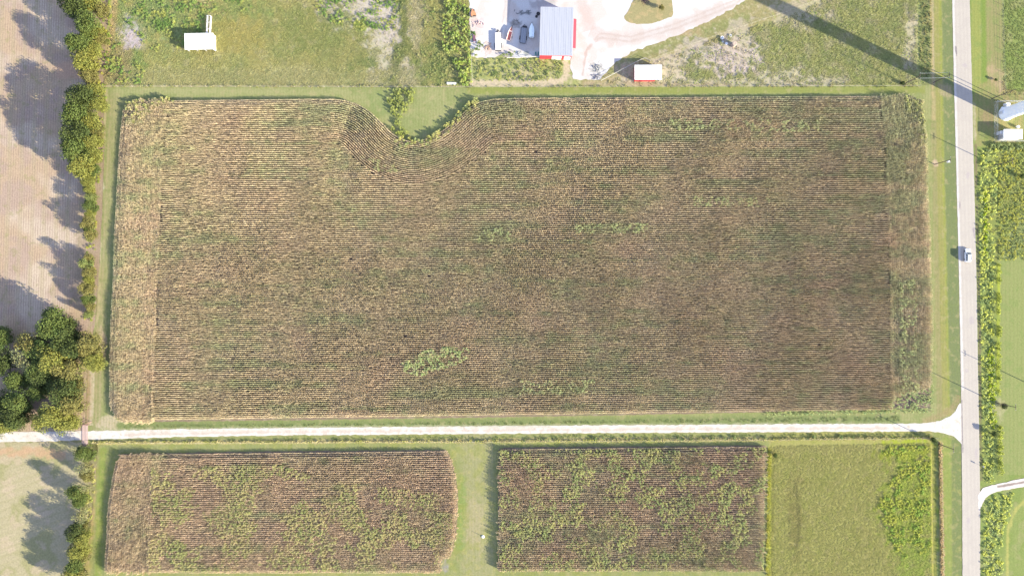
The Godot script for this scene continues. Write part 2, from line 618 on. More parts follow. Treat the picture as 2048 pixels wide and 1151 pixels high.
	gm.mottle(seen(200, 188, 156), 0.5, 8.0, 0.58, 0.78, 52, 4)
	# mown grass between the drive and the paddock fence
	gm.band(poly([1190, 165, 1240, 122, 1330, 92, 1430, 52, 1540, 12, 1640, -40, 1800, -160]), 5.5, seen(172, 160, 114), 0.9, 1.2, 53, 0.8)
	gm.band(poly([1225, 140, 1290, 104, 1400, 66, 1500, 30]), 1.6, seen(140, 150, 92), 0.6, 1.6, 54, 1.2)
	gm.blot(at(1350, 62), Vector2(11, 2.4), seen(198, 170, 136), 0.6, 55)
	# bare ground by the small red shed
	gm.blot(at(1265, 145), Vector2(9, 5), seen(204, 180, 156), 0.9, 56, 0.4)
	gm.blot(at(1340, 130), Vector2(8, 7), seen(212, 194, 172), 0.8, 57, 0.7)
	gm.blot(at(1462, 112), Vector2(13, 8), seen(214, 196, 186), 0.95, 58, 0.6)
	gm.blot(at(1480, 75), Vector2(6, 9), seen(204, 190, 168), 0.7, 59, 0.7)
	gm.blot(at(1390, 95), Vector2(7, 5), seen(204, 190, 174), 0.7, 60, 0.8)
	gm.band(poly([1240, 163, 1400, 164, 1600, 166, 1700, 158]), 1.4, seen(204, 190, 168), 0.7, 1.2, 61, 1.4)
	gm.blot(at(1570, 150), Vector2(13, 4), seen(204, 192, 166), 0.7, 62, 0.7)
	gm.blot(at(1600, 20), Vector2(14, 8), seen(206, 190, 166), 0.6, 63, 0.7)
	gm.blot(at(1820, 80), Vector2(3, 16), seen(204, 190, 166), 0.7, 64, 0.6)
	# cattle path south of the yard
	gm.band(poly([938, 166, 1010, 165, 1100, 165, 1126, 160, 1134, 145, 1130, 120]), 1.4, seen(220, 200, 172), 0.9, 0.6, 65, 0.6)
	gm.blot(at(1045, 145), Vector2(5, 4), seen(206, 190, 150), 0.7, 66)
	gm.band(poly([1170, 166, 1300, 169, 1460, 170]), 0.8, seen(196, 176, 142), 0.8, 0.8, 67, 0.7)
	gm.mottle(seen(134, 148, 90), 0.4, 2.4, 0.60, 0.8, 616, 2)
	gm.mottle(seen(212, 200, 160), 0.4, 2.0, 0.62, 0.8, 617, 2)
	gm.grain(0.24, 0.8, 68)
	tag(sheet("paddock", p, 2, gm), "rough paddock and farmyard ground with bare patches north of the corn", "", "", "structure")

	# mown margins round the big corn field
	p = poly([205, 174, 1838, 172, 1838, -160, 1904, -160, 1908, 150, 1912, 300, 1916, 450, 1919, 576, 1923, 800, 1924, 862, 168, 872, 176, 720, 190, 640, 196, 560, 204, 420, 208, 300])
	gm = GroundMap.new(bounds(p), 0.25, seen(158, 164, 108))
	gm.mottle(seen(176, 174, 122), 0.7, 10.0, 0.45, 0.7, 71)
	gm.band(poly([228, 190, 222, 300, 214, 420, 206, 560, 200, 640, 196, 740, 190, 862]), 1.7, seen(172, 166, 122), 0.7, 1.4, 72, 0.6)
	gm.band(poly([212, 180, 204, 300, 200, 400, 196, 560, 196, 625, 186, 655]), 0.5, seen(218, 200, 162), 0.75, 0.4, 73, 0.4)
	gm.blot(at(196, 375), Vector2(2.2, 4), seen(226, 214, 196), 0.9, 74)
	gm.blot(at(192, 500), Vector2(2.0, 8), seen(208, 190, 160), 0.7, 75)
	gm.blot(at(203, 690), Vector2(2.2, 8), seen(210, 186, 160), 0.8, 76)
	gm.blot(at(215, 845), Vector2(6, 3), seen(214, 196, 168), 0.8, 77)
	gm.band(poly([183, 720, 180, 780, 176, 850]), 1.3, seen(228, 210, 186), 0.9, 0.5, 78, 0.3)
	gm.band(poly([165, 720, 166, 850]), 2.6, seen(186, 158, 126), 0.85, 1.0, 79, 0.6)
	gm.band(poly([230, 181, 520, 182, 700, 184]), 1.1, seen(178, 176, 124), 0.7, 0.8, 80, 0.5)
	gm.band(poly([940, 180, 1200, 179, 1500, 179, 1850, 178]), 1.3, seen(156, 162, 88), 0.85, 0.6, 81, 0.4)
	gm.blot(at(880, 205), Vector2(5, 7), seen(172, 172, 120), 0.7, 82)
	gm.blot(at(765, 205), Vector2(7, 5), seen(150, 162, 104), 0.7, 83)
	gm.band(poly([240, 850, 700, 848, 1200, 842, 1800, 838]), 1.7, seen(136, 148, 96), 0.85, 0.8, 84, 0.5)
	gm.band(poly([190, 860, 700, 853, 1300, 849, 1800, 847]), 0.5, seen(206, 198, 168), 0.6, 0.6, 85, 0.6)
	# the western road verge, mown in lanes
	gm.band(poly([1866, -150, 1872, 300, 1878, 560, 1882, 830]), 1.6, seen(168, 158, 112), 0.8, 0.6, 86, 0.3)
	gm.band(poly([1861, -150, 1866, 150, 1868, 240]), 0.6, seen(206, 184, 136), 0.7, 0.5, 87, 0.4)
	gm.band(poly([1873, -150, 1880, 300, 1886, 560, 1892, 830]), 1.3, seen(168, 164, 98), 0.9, 0.4, 88, 0.25)
	gm.band(poly([1878, -150, 1886, 300, 1893, 560, 1899, 830]), 0.5, seen(166, 170, 88), 0.9, 0.3, 89, 0.2)
	gm.band(poly([1893, -150, 1900, 300, 1906, 560, 1912, 820]), 2.2, seen(130, 141, 96), 0.9, 0.6, 90, 0.3)
	gm.band(poly([1848, -150, 1850, 170]), 1.5, seen(126, 132, 86), 0.7, 0.6, 91, 0.5)
	gm.blot(at(1892, 178), Vector2(3, 4), seen(190, 170, 140), 0.7, 92)
	gm.blot(at(1871, 325), Vector2(1.3, 1.6), seen(220, 192, 168), 0.9, 93)
	gm.band(poly([1850, 842, 1885, 830, 1908, 815, 1918, 790]), 1.2, seen(176, 156, 116), 0.7, 0.8, 94, 0.5)
	gm.stripes(Vector2(1, 0.01), 1.1, seen(138, 146, 86), 0.28, 95)
	gm.mottle(seen(188, 176, 130), 0.5, 3.2, 0.56, 0.82, 97, 4)
	gm.mottle(seen(136, 150, 88), 0.4, 2.4, 0.58, 0.82, 98, 3)
	for k in [-1.0, 1.0]:
		gm.band(poly([216 + k * 5, 200, 210 + k * 5, 300, 204 + k * 5, 420, 199 + k * 4, 560, 196 + k * 4, 700, 194 + k * 4, 850]), 0.3, seen(190, 176, 136), 0.6, 0.3, 99, 0.5)
	gm.grain(0.16, 0.7, 96)
	tag(sheet("grass_margin", p, 3, gm, 0.95, 0.15), "mown grass margins and road verge around the big corn field", "", "", "structure")

	# grass south of the lane: margins of the lower fields and the hay meadow
	p = poly([172, 874, 1925, 862, 1926, 1280, 160, 1280, 168, 1140, 176, 1040])
	gm = GroundMap.new(bounds(p), 0.25, seen(156, 161, 106))
	gm.mottle(seen(172, 170, 118), 0.6, 9.0, 0.45, 0.7, 101)
	gm.band(poly([195, 884, 700, 881, 1300, 877, 1866, 875]), 0.7, seen(218, 200, 140), 0.9, 0.4, 102, 0.4)
	gm.band(poly([186, 930, 182, 1040, 172, 1140, 168, 1280]), 0.9, seen(202, 176, 132), 0.85, 0.7, 103, 0.6)
	gm.band(poly([205, 900, 198, 1020, 192, 1280]), 1.3, seen(150, 168, 84), 0.7, 0.7, 104, 0.4)
	# green alley between the two lower corn fields
	gm.band(poly([955, 888, 955, 1280]), 6.2, seen(172, 168, 124), 0.85, 1.5, 105, 1.0)
	gm.band(poly([922, 960, 920, 1100]), 1.6, seen(140, 164, 88), 0.7, 1.2, 106, 1.0)
	gm.blot(at(950, 1050), Vector2(4, 12), seen(192, 178, 142), 0.6, 107)
	gm.blot(at(890, 1131), Vector2(1.8, 2.6), seen(170, 164, 160), 0.9, 199, 0.5, 1.6)
	# hay meadow
	gm.band(poly([1702, 893, 1702, 1280]), 31.0, seen(178, 173, 104), 0.95, 0.8, 108, 0.5)
	gm.mottle(seen(160, 164, 84), 0.4, 7.0, 0.5, 0.75, 109)
	gm.band(poly([1540, 895, 1538, 1280]), 0.7, seen(196, 196, 84), 0.9, 0.4, 110, 0.3)
	gm.band(poly([1547, 900, 1542, 1280]), 0.4, seen(140, 140, 72), 0.7, 0.3, 111, 0.3)
	gm.blot(at(1590, 1030), Vector2(3, 17), seen(150, 138, 88), 0.6, 112, 0.8)
	gm.blot(at(1810, 900), Vector2(13, 5), seen(176, 190, 50), 0.75, 113, 0.7)
	gm.blot(at(1822, 1010), Vector2(13, 22), seen(164, 180, 72), 0.85, 114, 0.7)
	gm.blot(at(1830, 1120), Vector2(9, 12), seen(158, 180, 76), 0.7, 115, 0.6)
	# verge between the meadow fence and the road
	gm.band(poly([1868, 890, 1870, 1280]), 0.9, seen(146, 148, 76), 0.9, 0.3, 116, 0.2)
	gm.band(poly([1863, 890, 1866, 1280]), 0.35, seen(206, 196, 104), 0.9, 0.25, 117, 0.15)
	gm.band(poly([1880, 885, 1882, 1020, 1884, 1280]), 0.5, seen(224, 190, 140), 0.95, 0.3, 118, 0.3)
	gm.band(poly([1894, 880, 1898, 1280]), 1.7, seen(152, 164, 90), 0.9, 0.5, 119, 0.2)
	gm.band(poly([1913, 880, 1916, 1280]), 1.9, seen(130, 142, 92), 0.9, 0.4, 120, 0.2)
	gm.stripes(Vector2(1, 0.0), 1.2, seen(136, 146, 80), 0.22, 121)
	gm.mottle(seen(190, 176, 128), 0.4, 3.0, 0.58, 0.82, 125, 4)
	gm.mottle(seen(140, 146, 78), 0.3, 2.2, 0.6, 0.8, 618, 2)
	gm.mottle(seen(196, 188, 116), 0.3, 3.4, 0.58, 0.8, 619, 3)
	gm.band(poly([1590, 960, 1598, 1040, 1592, 1110]), 0.5, seen(126, 122, 80), 0.6, 0.5, 620, 0.8)
	gm.band(poly([1577, 1020, 1580, 1100]), 0.4, seen(130, 126, 84), 0.5, 0.4, 621, 0.7)
	gm.band(poly([1540, 897, 1700, 896, 1860, 891]), 1.2, seen(176, 170, 108), 0.7, 0.7, 622, 0.5)
	gm.grain(0.17, 0.7, 122)
	tag(sheet("meadow", p, 1, gm, 0.95, 0.15), "grass south of the lane with the olive hay meadow at lower right", "", "", "structure")

	# land east of the road
	p = poly([1938, -160, 2240, -160, 2240, 1280, 1958, 1280, 1958, 864, 1952, 560, 1946, 288, 1943, 180])
	gm = GroundMap.new(bounds(p), 0.25, seen(152, 164, 96))
	gm.mottle(seen(140, 158, 84), 0.7, 12.0, 0.45, 0.65, 131)
	gm.mottle(seen(172, 170, 118), 0.6, 8.0, 0.55, 0.75, 132)
	gm.band(poly([1951, -150, 1954, 180]), 1.6, seen(166, 170, 96), 0.9, 0.4, 133, 0.2)
	gm.band(poly([1966, -150, 1970, 190]), 1.0, seen(138, 158, 78), 0.9, 0.5, 134, 0.2)
	gm.band(poly([1988, -150, 1990, 120, 1995, 190]), 3.2, seen(166, 158, 110), 0.9, 0.6, 135, 0.3)
	gm.blot(at(1993, 165), Vector2(4, 8), seen(196, 172, 136), 0.8, 136)
	gm.blot(at(2020, 190), Vector2(7, 3), seen(190, 164, 136), 0.8, 137)
	gm.band(poly([1974, 190, 1976, 292]), 5.0, seen(168, 160, 108), 0.85, 1.0, 138, 0.6)
	gm.blot(at(1978, 235), Vector2(3, 4), seen(178, 152, 118), 0.6, 139)
	gm.band(poly([1948, 205, 1950, 280]), 0.4, seen(206, 192, 160), 0.8, 0.4, 140, 0.4)
	gm.band(poly([2018, 205, 2018, 284]), 5.2, seen(182, 168, 114), 0.9, 0.4, 141, 0.3)
	gm.band(poly([1952, 290, 1957, 560, 1962, 860, 1964, 960]), 0.6, seen(136, 122, 98), 0.8, 0.4, 142, 0.3)
	gm.band(poly([1980, 300, 1984, 560, 1984, 960]), 3.6, seen(150, 160, 88), 0.85, 1.2, 143, 0.8)
	gm.blot(at(2040, 405), Vector2(17, 30), seen(150, 152, 88), 1.0, 144, 0.6)
	gm.band(poly([2120, 522, 2120, 948]), 23.4, seen(160, 166, 106), 0.95, 0.4, 145, 0.3)
	gm.band(poly([1998, 530, 1996, 780]), 0.5, seen(190, 200, 70), 0.8, 0.4, 146, 0.3)
	gm.mottle(seen(140, 160, 92), 0.4, 6.0, 0.55, 0.75, 147)
	gm.blot(at(1998, 815), Vector2(3, 5), seen(196, 188, 146), 0.6, 148)
	gm.band(poly([2140, 975, 2060, 990, 2030, 1020, 2016, 1060, 2012, 1280]), 0.6, seen(196, 190, 112), 0.8, 0.5, 149, 0.4)
	gm.stripes(Vector2(1, 0.0), 1.5, seen(134, 152, 84), 0.3, 150)
	gm.grain(0.18, 0.7, 151)
	tag(sheet("green_field", p, 1, gm, 0.95, 0.1), "mown grass and green fields east of the road", "", "", "structure")

func build_roads() -> void:
	# country road, chip sealed, worn wheel tracks
	var p := poly([1904, -160, 1905, 0, 1908, 150, 1912, 300, 1916, 450, 1919, 576, 1923, 800, 1925, 1000, 1926, 1280, 1961, 1280, 1961, 1000, 1959, 864, 1954, 576, 1950, 400, 1947, 288, 1945, 180, 1940, 0, 1937, -160])
	var gm := GroundMap.new(bounds(p), 0.15, seen(216, 206, 194))
	gm.mottle(seen(210, 200, 190), 0.7, 6.0, 0.45, 0.7, 161)
	for k in [[-11.0, 0.35], [-3.0, 0.4], [4.5, 0.4], [11.0, 0.35]]:
		var t := PackedVector2Array()
		for v in range(-160, 1290, 80):
			t.append(at(1921.5 + 0.0285 * (v + 0.0) - 0.0000042 * v * v + k[0], v))
		gm.band(t, k[1], seen(206, 196, 186), 0.6, 0.35, 162, 0.15)
	gm.band(poly([1911, 93, 1913.5, 112]), 0.3, seen(120, 110, 118), 0.85, 0.2, 163, 0.3)
	gm.blot(at(1919, 410), Vector2(0.5, 1.6), seen(150, 140, 146), 0.7, 164)
	gm.band(poly([1947, 456, 1950, 476]), 0.4, seen(168, 156, 164), 0.7, 0.3, 165, 0.3)
	gm.band(poly([1924, 800, 1925, 865, 1926, 905]), 0.16, seen(128, 118, 128), 0.8, 0.15, 166, 0.1)
	gm.band(poly([1951, 300, 1958, 560, 1962, 860]), 0.35, seen(172, 156, 158), 0.7, 0.3, 167, 0.3)
	gm.band(poly([1907, 0, 1914, 300, 1921, 576, 1926, 780]), 0.35, seen(238, 232, 228), 0.8, 0.3, 168, 0.2)
	gm.mottle(seen(204, 194, 184), 0.5, 2.2, 0.62, 0.85, 601, 4)
	for k in [[1930, 130, 1.3, 0.8], [1936, 350, 0.8, 1.6], [1944, 640, 1.0, 1.8], [1934, 740, 0.8, 0.9], [1952, 905, 0.6, 2.2], [1936, 1040, 1.0, 1.4]]:
		gm.blot(at(k[0], k[1]), Vector2(k[2], k[3]), seen(196, 184, 186), 0.5, 602, 0.5, 2.0)
	gm.grain(0.09, 0.5, 169)
	tag(sheet("road", p, 6, gm, 0.85, 0.05), "pale chip-sealed country road running down the right side", "", "", "structure")

	# gravel lane along the south side of the corn, widening at the road
	p = poly([-180, 863, 60, 863, 200, 861, 350, 858, 512, 856, 760, 853.5, 1024, 851, 1536, 848, 1800, 847, 1860, 845, 1880, 841, 1900, 832, 1912, 822, 1920, 806, 1928, 806, 1928, 893, 1921, 884, 1908, 872, 1888, 865, 1860, 862, 1536, 863.5, 1024, 866.5, 700, 869, 512, 870.5, 350, 873.5, 200, 878, 100, 882, 60, 883, -180, 885])
	gm = GroundMap.new(bounds(p), 0.2, seen(255, 246, 236, 0.46))
	gm.mottle(seen(236, 222, 208), 0.7, 5.0, 0.5, 0.75, 171)
	gm.band(poly([250, 868, 512, 863.5, 760, 861.5, 1024, 859, 1536, 856, 1800, 855]), 0.45, seen(214, 196, 180), 0.7, 0.4, 172, 0.7)
	gm.band(poly([250, 863, 512, 859, 1024, 854.5, 1536, 851.5]), 0.35, seen(232, 216, 200), 0.5, 0.3, 173, 0.5)
	gm.band(poly([860, 851, 1100, 850.5]), 0.7, seen(206, 202, 178), 0.5, 0.5, 174, 0.7)
	gm.mottle(seen(206, 194, 176), 0.6, 2.0, 0.64, 0.85, 176, 4)
	gm.grain(0.12, 0.6, 175)
	tag(sheet("gravel_lane", p, 5, gm, 0.9, 0.18), "white gravel lane running along the south side of the corn", "", "", "structure")

	# the white gravel farmyard and its drive
	p = poly([938, -160, 938, 0, 942, 112, 965, 116, 1000, 112, 1030, 116, 1086, 114, 1088, 108, 1128, 108, 1140, 116, 1146, 158, 1198, 160, 1208, 148, 1228, 126, 1262, 104, 1330, 80, 1400, 52, 1470, 14, 1500, -4, 1560, -60, 1640, -160])
	gm = GroundMap.new(bounds(p), 0.2, seen(255, 251, 249, 0.44))
	gm.mottle(seen(255, 238, 228, 0.40), 0.8, 12.0, 0.42, 0.68, 181)
	gm.mottle(seen(236, 226, 222), 0.5, 3.0, 0.66, 0.85, 182, 4)
	gm.band(poly([1150, -40, 1180, 60, 1230, 82, 1330, 62, 1450, 14]), 2.6, seen(252, 234, 224, 0.36), 0.7, 1.6, 183, 0.8)
	for k in [-0.9, 0.9]:
		gm.band(poly([1165, 150, 1172, 100, 1200, 70 + k * 5, 1260, 78 + k * 5, 1350, 52 + k * 5, 1470, 4 + k * 5, 1560, -70]), 0.35, seen(236, 216, 204, 0.38), 0.6, 0.35, 192, 0.5)
		gm.band(poly([1000 + k * 5, 100, 1010 + k * 5, 40, 1020 + k * 5, -40]), 0.3, seen(232, 220, 214, 0.38), 0.5, 0.3, 193, 0.5)
	gm.blot(at(1192, 135), Vector2(3, 2.4), seen(170, 168, 160), 0.6, 184, 0.9, 1.6)
	gm.blot(at(1192, 152), Vector2(3, 1.6), seen(170, 165, 165), 0.6, 185, 0.9, 1.6)
	gm.blot(at(1090, 5), Vector2(6, 2.4), seen(170, 160, 160), 0.5, 186, 0.7)
	gm.blot(at(1030, 47), Vector2(2.6, 1.6), seen(176, 170, 166), 0.6, 187, 0.9, 1.5)
	gm.blot(at(955, 45), Vector2(3, 2.0), seen(220, 190, 186), 0.5, 188, 0.9, 1.5)
	gm.blot(at(973, 95), Vector2(2.0, 3), seen(214, 186, 170), 0.6, 189, 0.8, 1.5)
	gm.blot(at(1052, 106), Vector2(1.4, 0.9), seen(168, 172, 164), 0.8, 190, 0.4, 1.5)
	gm.grain(0.09, 0.6, 191)
	tag(sheet("gravel_yard", p, 5, gm, 0.9, 0.4), "bright white gravel farmyard and drive at the top of the picture", "", "", "structure")

	# grass island in the drive
	p = smooth(poly([1300, -60, 1276, -20, 1256, 22, 1248, 34, 1254, 42, 1278, 48, 1308, 46, 1336, 36, 1346, 30, 1344, 0, 1340, -40, 1324, -70, 1300, -60]), 0.7)
	p.remove_at(p.size() - 1)
	gm = GroundMap.new(bounds(p), 0.2, seen(178, 168, 122))
	gm.mottle(seen(198, 178, 132), 0.8, 4.0, 0.5, 0.7, 196)
	gm.grain(0.16, 0.6, 197)
	tag(sheet("grass_island", p, 7, gm, 0.95, 0.15), "grass island ringed by the white gravel drive", "", "", "structure")

	# track into the field east of the road
	p = smooth(poly([1957, 990, 1966, 976, 1985, 970, 2020, 962, 2060, 954, 2140, 940, 2240, 920]), 1.0)
	p.append_array(smooth(poly([2240, 936, 2140, 955, 2060, 970, 2020, 978, 1990, 984, 1972, 996, 1963, 1012, 1957, 1030]), 1.0))
	gm = GroundMap.new(bounds(p), 0.2, seen(246, 234, 226))
	gm.band(poly([1996, 972, 2060, 961, 2240, 928]), 0.4, seen(150, 132, 124), 0.85, 0.25, 198, 0.3)
	gm.grain(0.1, 0.6, 199)
	tag(sheet("farm_track", p, 7, gm, 0.9, 0.15), "pale track with a dark centre strip leaving the road at lower right", "", "", "structure")

# ------------------------------------------------------------------ crops
var corn_noise := FastNoiseLite.new()
var fine_noise := FastNoiseLite.new()
var streak := FastNoiseLite.new()

func crop_at(u: float, v: float) -> Vector2:               # rows were surveyed at the top of the canopy
	return at(u, v) * (1.0 - CROP_H / 252.0)

func crop_poly(list: Array) -> PackedVector2Array:
	var p := PackedVector2Array()
	for i in range(0, list.size(), 2):
		p.append(crop_at(list[i], list[i + 1]))
	return p

func line_at(p: PackedVector2Array, t: float, along_y: bool) -> float:   # x of a line at height y, or y at x
	for i in p.size() - 1:
		var a := p[i].y if along_y else p[i].x
		var b := p[i + 1].y if along_y else p[i + 1].x
		if t >= minf(a, b) and t <= maxf(a, b) and absf(b - a) > 1e-5:
			var k := (t - a) / (b - a)
			return lerpf(p[i].x, p[i + 1].x, k) if along_y else lerpf(p[i].y, p[i + 1].y, k)
	var e := p[0] if absf(t - (p[0].y if along_y else p[0].x)) < absf(t - (p[p.size() - 1].y if along_y else p[p.size() - 1].x)) else p[p.size() - 1]
	return e.x if along_y else e.y

func near(q: Vector2, u: float, v: float, ru: float, rv: float) -> float:   # 1 in the middle of an oval, 0 outside
	var d := q - at(u, v)
	return 1.0 - smoothstep(0.4, 1.0, Vector2(d.x / (ru * UNIT), d.y / (rv * UNIT)).length() + fine_noise.get_noise_2d(q.x, q.y) * 0.6)

var ripe := 1.0

func corn_tint(q: Vector2, green_bias: float, red_bias: float) -> Color:
	var tan := lin(0.595, 0.485, 0.318)
	var rose := lin(0.595, 0.448, 0.312)
	var olive := lin(0.49, 0.445, 0.255)
	var green := lin(0.42, 0.435, 0.24)
	var a := corn_noise.get_noise_2d(q.x, q.y)
	var s := streak.get_noise_2d(q.x * 0.12, q.y * 1.6)
	var f := fine_noise.get_noise_2d(q.x, q.y)
	var g := clampf((a * 0.5 + s * 0.75 + green_bias) * 1.2 + 0.3 + f * 0.5, 0.0, 1.0)
	var r := clampf((-a * 0.8 + s * 0.5 + red_bias) * 1.3 + f * 0.4, 0.0, 1.0)
	var c := tan.lerp(rose, r).lerp(olive, g * 0.75)
	var k := clampf(g * 1.3 - 0.75 + f * 0.4, 0.0, 0.8)
	c = c.lerp(green, k)
	var t := rng.randf_range(0.78, 1.22) * ripe
	return Color(c.r * t, c.g * t, c.b * t)

const SEG := 1.5
var corn_sets := []

func corn_row(path: PackedVector2Array, inside: PackedVector2Array, green: float, red: float, skip: Array = [], tall := 1.0) -> void:
	var rest := rng.randf_range(0.0, SEG)
	for i in path.size() - 1:
		var a := path[i]
		var b := path[i + 1]
		var l := a.distance_to(b)
		if l < 1e-4: continue
		var d := (b - a) / l
		while rest < l:
			var q := a + d * rest
			rest += SEG
			if not Geometry2D.is_point_in_polygon(q, inside): continue
			if fine_noise.get_noise_2d(q.x * 1.7 + 300.0, q.y * 1.7) > 0.74: continue      # a gap in the stand
			var gone := false
			for h in skip:
				if Geometry2D.is_point_in_polygon(q, h): gone = true; break
			if gone: continue
			var g := green + 0.55 * near(q, 985, 470, 60, 22) + 0.5 * near(q, 1240, 455, 120, 16) + 0.5 * near(q, 1480, 390, 160, 45) + 0.65 * near(q, 1600, 218, 230, 40) + 0.5 * near(q, 868, 720, 70, 24) + 0.45 * near(q, 900, 770, 120, 40) + 0.4 * near(q, 1150, 770, 80, 30) + 0.5 * near(q, 720, 240, 50, 30) + 0.5 * near(q, 880, 320, 60, 26)
			var r := red + 0.8 * near(q, 1610, 272, 190, 6) + 0.5 * near(q, 1660, 520, 140, 90) + 0.4 * near(q, 1650, 800, 150, 24) + 0.4 * near(q, 720, 820, 200, 16) + 0.5 * near(q, 960, 300, 60, 20) + 0.4 * near(q, 400, 480, 160, 100)
			var k := rng.randi() % corn_sets.size()
			var grow := clampf(0.97 + corn_noise.get_noise_2d(q.x * 1.3 + 90.0, q.y * 1.3) * 0.35, 0.72, 1.14)
			corn_sets[k].add(Vector3(q.x, 0.0, q.y), -d.angle() + (PI if rng.randf() < 0.5 else 0.0), 1.03, tall * grow * rng.randf_range(0.92, 1.08), rng.randf_range(0.8, 1.15), corn_tint(q, g, r))
		rest -= l

func new_corn() -> void:
	corn_sets = []
	for i in 5: corn_sets.append(Copies3D.new())

func plant_corn(called: String, label: String) -> void:
	var o := Node3D.new()
	o.name = numbered(called)
	add_child(o)
	tag(o, label, "corn", "", "stuff")
	for i in corn_sets.size():
		spread("corn_rows", o, corn_sets[i], corn_meshes[i], leafy(0.45))

var corn_meshes := []

func soil(called: String, p: PackedVector2Array, label: String, number: int) -> void:
	var gm := GroundMap.new(bounds(p), 0.4, lin(0.17, 0.13, 0.095))
	gm.mottle(lin(0.15, 0.135, 0.08), 0.8, 12.0, 0.4, 0.7, number)
	gm.mottle(lin(0.24, 0.2, 0.14), 0.7, 5.0, 0.55, 0.8, number + 1)
	gm.grain(0.25, 0.8, number + 2)
	tag(sheet(called, p, 4, gm, 0.95, 0.2), label, "", "", "structure")

func build_crops() -> void:
	rng.seed = 2024
	corn_noise.seed = 5; corn_noise.frequency = 1.0 / 38.0; corn_noise.fractal_octaves = 4
	fine_noise.seed = 6; fine_noise.frequency = 1.0 / 6.0; fine_noise.fractal_octaves = 3
	streak.seed = 7; streak.frequency = 1.0 / 9.0; streak.fractal_octaves = 3
	for i in 5: corn_meshes.append(corn_mesh(300 + i, SEG))
	var west := smooth(crop_poly([245, 190, 240, 215, 232, 290, 225, 420, 219, 560, 214, 700, 212, 820, 212, 850]), 4.0)
	var east := smooth(crop_poly([1848, 180, 1851, 215, 1858, 270, 1862, 400, 1868, 560, 1870, 800, 1870, 830]), 4.0)
	var north := smooth(crop_poly([228, 198, 420, 197, 560, 195.5, 640, 194.5, 690, 198, 730, 214, 762, 242, 786, 266, 822, 280, 858, 272, 890, 254, 922, 226, 950, 205, 985, 196, 1060, 193, 1300, 191, 1600, 189, 1870, 188]), 1.6)
	# outline of the stand
	var edge := PackedVector2Array()
	for q in north:
		if q.x > crop_at(262, 0).x and q.x < crop_at(1828, 0).x: edge.append(q)
	edge.append(crop_at(1842, 196)); edge.append(crop_at(1851, 212))
	for q in east:
		if q.y > crop_at(0, 215).y and q.y < crop_at(0, 812).y: edge.append(q)
	edge.append(crop_at(1869, 818)); edge.append(crop_at(1720, 821)); edge.append(crop_at(1536, 826)); edge.append(crop_at(1024, 836)); edge.append(crop_at(512, 843)); edge.append(crop_at(240, 846)); edge.append(crop_at(226, 834)); edge.append(crop_at(213, 815))
	for i in range(west.size() - 1, -1, -1):
		var q := west[i]
		if q.y > crop_at(0, 202).y and q.y < crop_at(0, 812).y: edge.append(q)
	soil("corn_soil", edge, "dark soil between the rows of the big corn field", 210)
	var corner_a := crop_poly([1800, 790, 1850, 780, 1875, 770, 1875, 830, 1780, 830])
	var holes := [corner_a]
	new_corn()
	var step := 4.04
	# headland rows down the west and east sides
	for i in 23:
		var path := PackedVector2Array()
		for q in west: path.append(q + Vector2((i + 0.5) * 0.762, 0))
		corn_row(path, edge, 0.12, 0.05 if i < 17 else 0.45, holes, 0.55 if i < 1 else 0.72 if i < 3 else 0.9 if i < 5 else 1.0)
	for i in 21:
		var path := PackedVector2Array()
		for q in east: path.append(q - Vector2((i + 0.5) * 0.762, 0))
		corn_row(path, edge, 0.4, 0.0 if i < 17 else 0.4, holes)
	# long rows, bending round the grassed notch
	var near_notch := PackedVector2Array()
	var x0 := crop_at(545, 0).x
	var x1 := crop_at(1110, 0).x
	for q in north:
		if q.x > x0 - 3.0 and q.x < x1 + 3.0: near_notch.append(q)
	var ring := 22
	var rows := 160
	for k in rows:
		var t := (k + 0.5) / rows
		var a := crop_at(230, lerpf(198, 842, t))
		var b := crop_at(1862, lerpf(188, 819, t))
		var path := PackedVector2Array()
		var n := 220
		var parts := []
		for i in n + 1:
			var q := a.lerp(b, float(i) / n)
			var cut := q.x < line_at(west, q.y, true) + 21.9 * 0.762 or q.x > line_at(east, q.y, true) - 19.9 * 0.762
			if not cut and q.x > x0 and q.x < x1:
				if k < ring: cut = true
				elif k < 48:
					for e in near_notch:
						if e.distance_squared_to(q) < pow(ring * 0.762 - 0.45, 2): cut = true; break
			if cut:
				if path.size() > 1: parts.append(path)
				path = PackedVector2Array()
			else: path.append(q)
		if path.size() > 1: parts.append(path)
		for s in parts: corn_row(s, edge, 0.05 + 0.10 * sin(k * 0.9) * 0.5, 0.05, holes, 0.62 if k < 1 else 0.8 if k < 3 else 1.0)
	for j in ring:
		var off := (j + 0.5) * 0.762
		var path := PackedVector2Array()
		for i in range(1, near_notch.size() - 1):
			var d := (near_notch[i + 1] - near_notch[i - 1]).normalized()
			var q := near_notch[i] + Vector2(-d.y, d.x) * off
			var ok := true
			for e in near_notch:
				if e.distance_squared_to(q) < pow(off - 0.25, 2): ok = false; break
			if ok: path.append(q)
		corn_row(path, edge, 0.25 if j < 14 else -0.05, 0.0 if j < 17 else 0.6, holes, 0.75 if j < 2 else 1.0)
	plant_corn("corn_crop", "big field of dry tan standing corn in long rows above the lane")

	# the two smaller fields below the lane
	ripe = 0.92
	var left := smooth(crop_poly([232, 908, 224, 935, 211, 1010, 207, 1080, 204, 1160]), 4.0)
	var wf := crop_poly([236, 911, 300, 909, 512, 905, 890, 902, 898, 910, 906, 940, 914, 975, 915, 1010, 912, 1060, 906, 1100, 900, 1116, 890, 1120, 880, 1128, 880, 1148, 203, 1148, 205, 1080, 211, 1010, 224, 935])
	soil("corn_soil", wf, "dark soil between the rows of the lower left corn field", 220)
	new_corn()
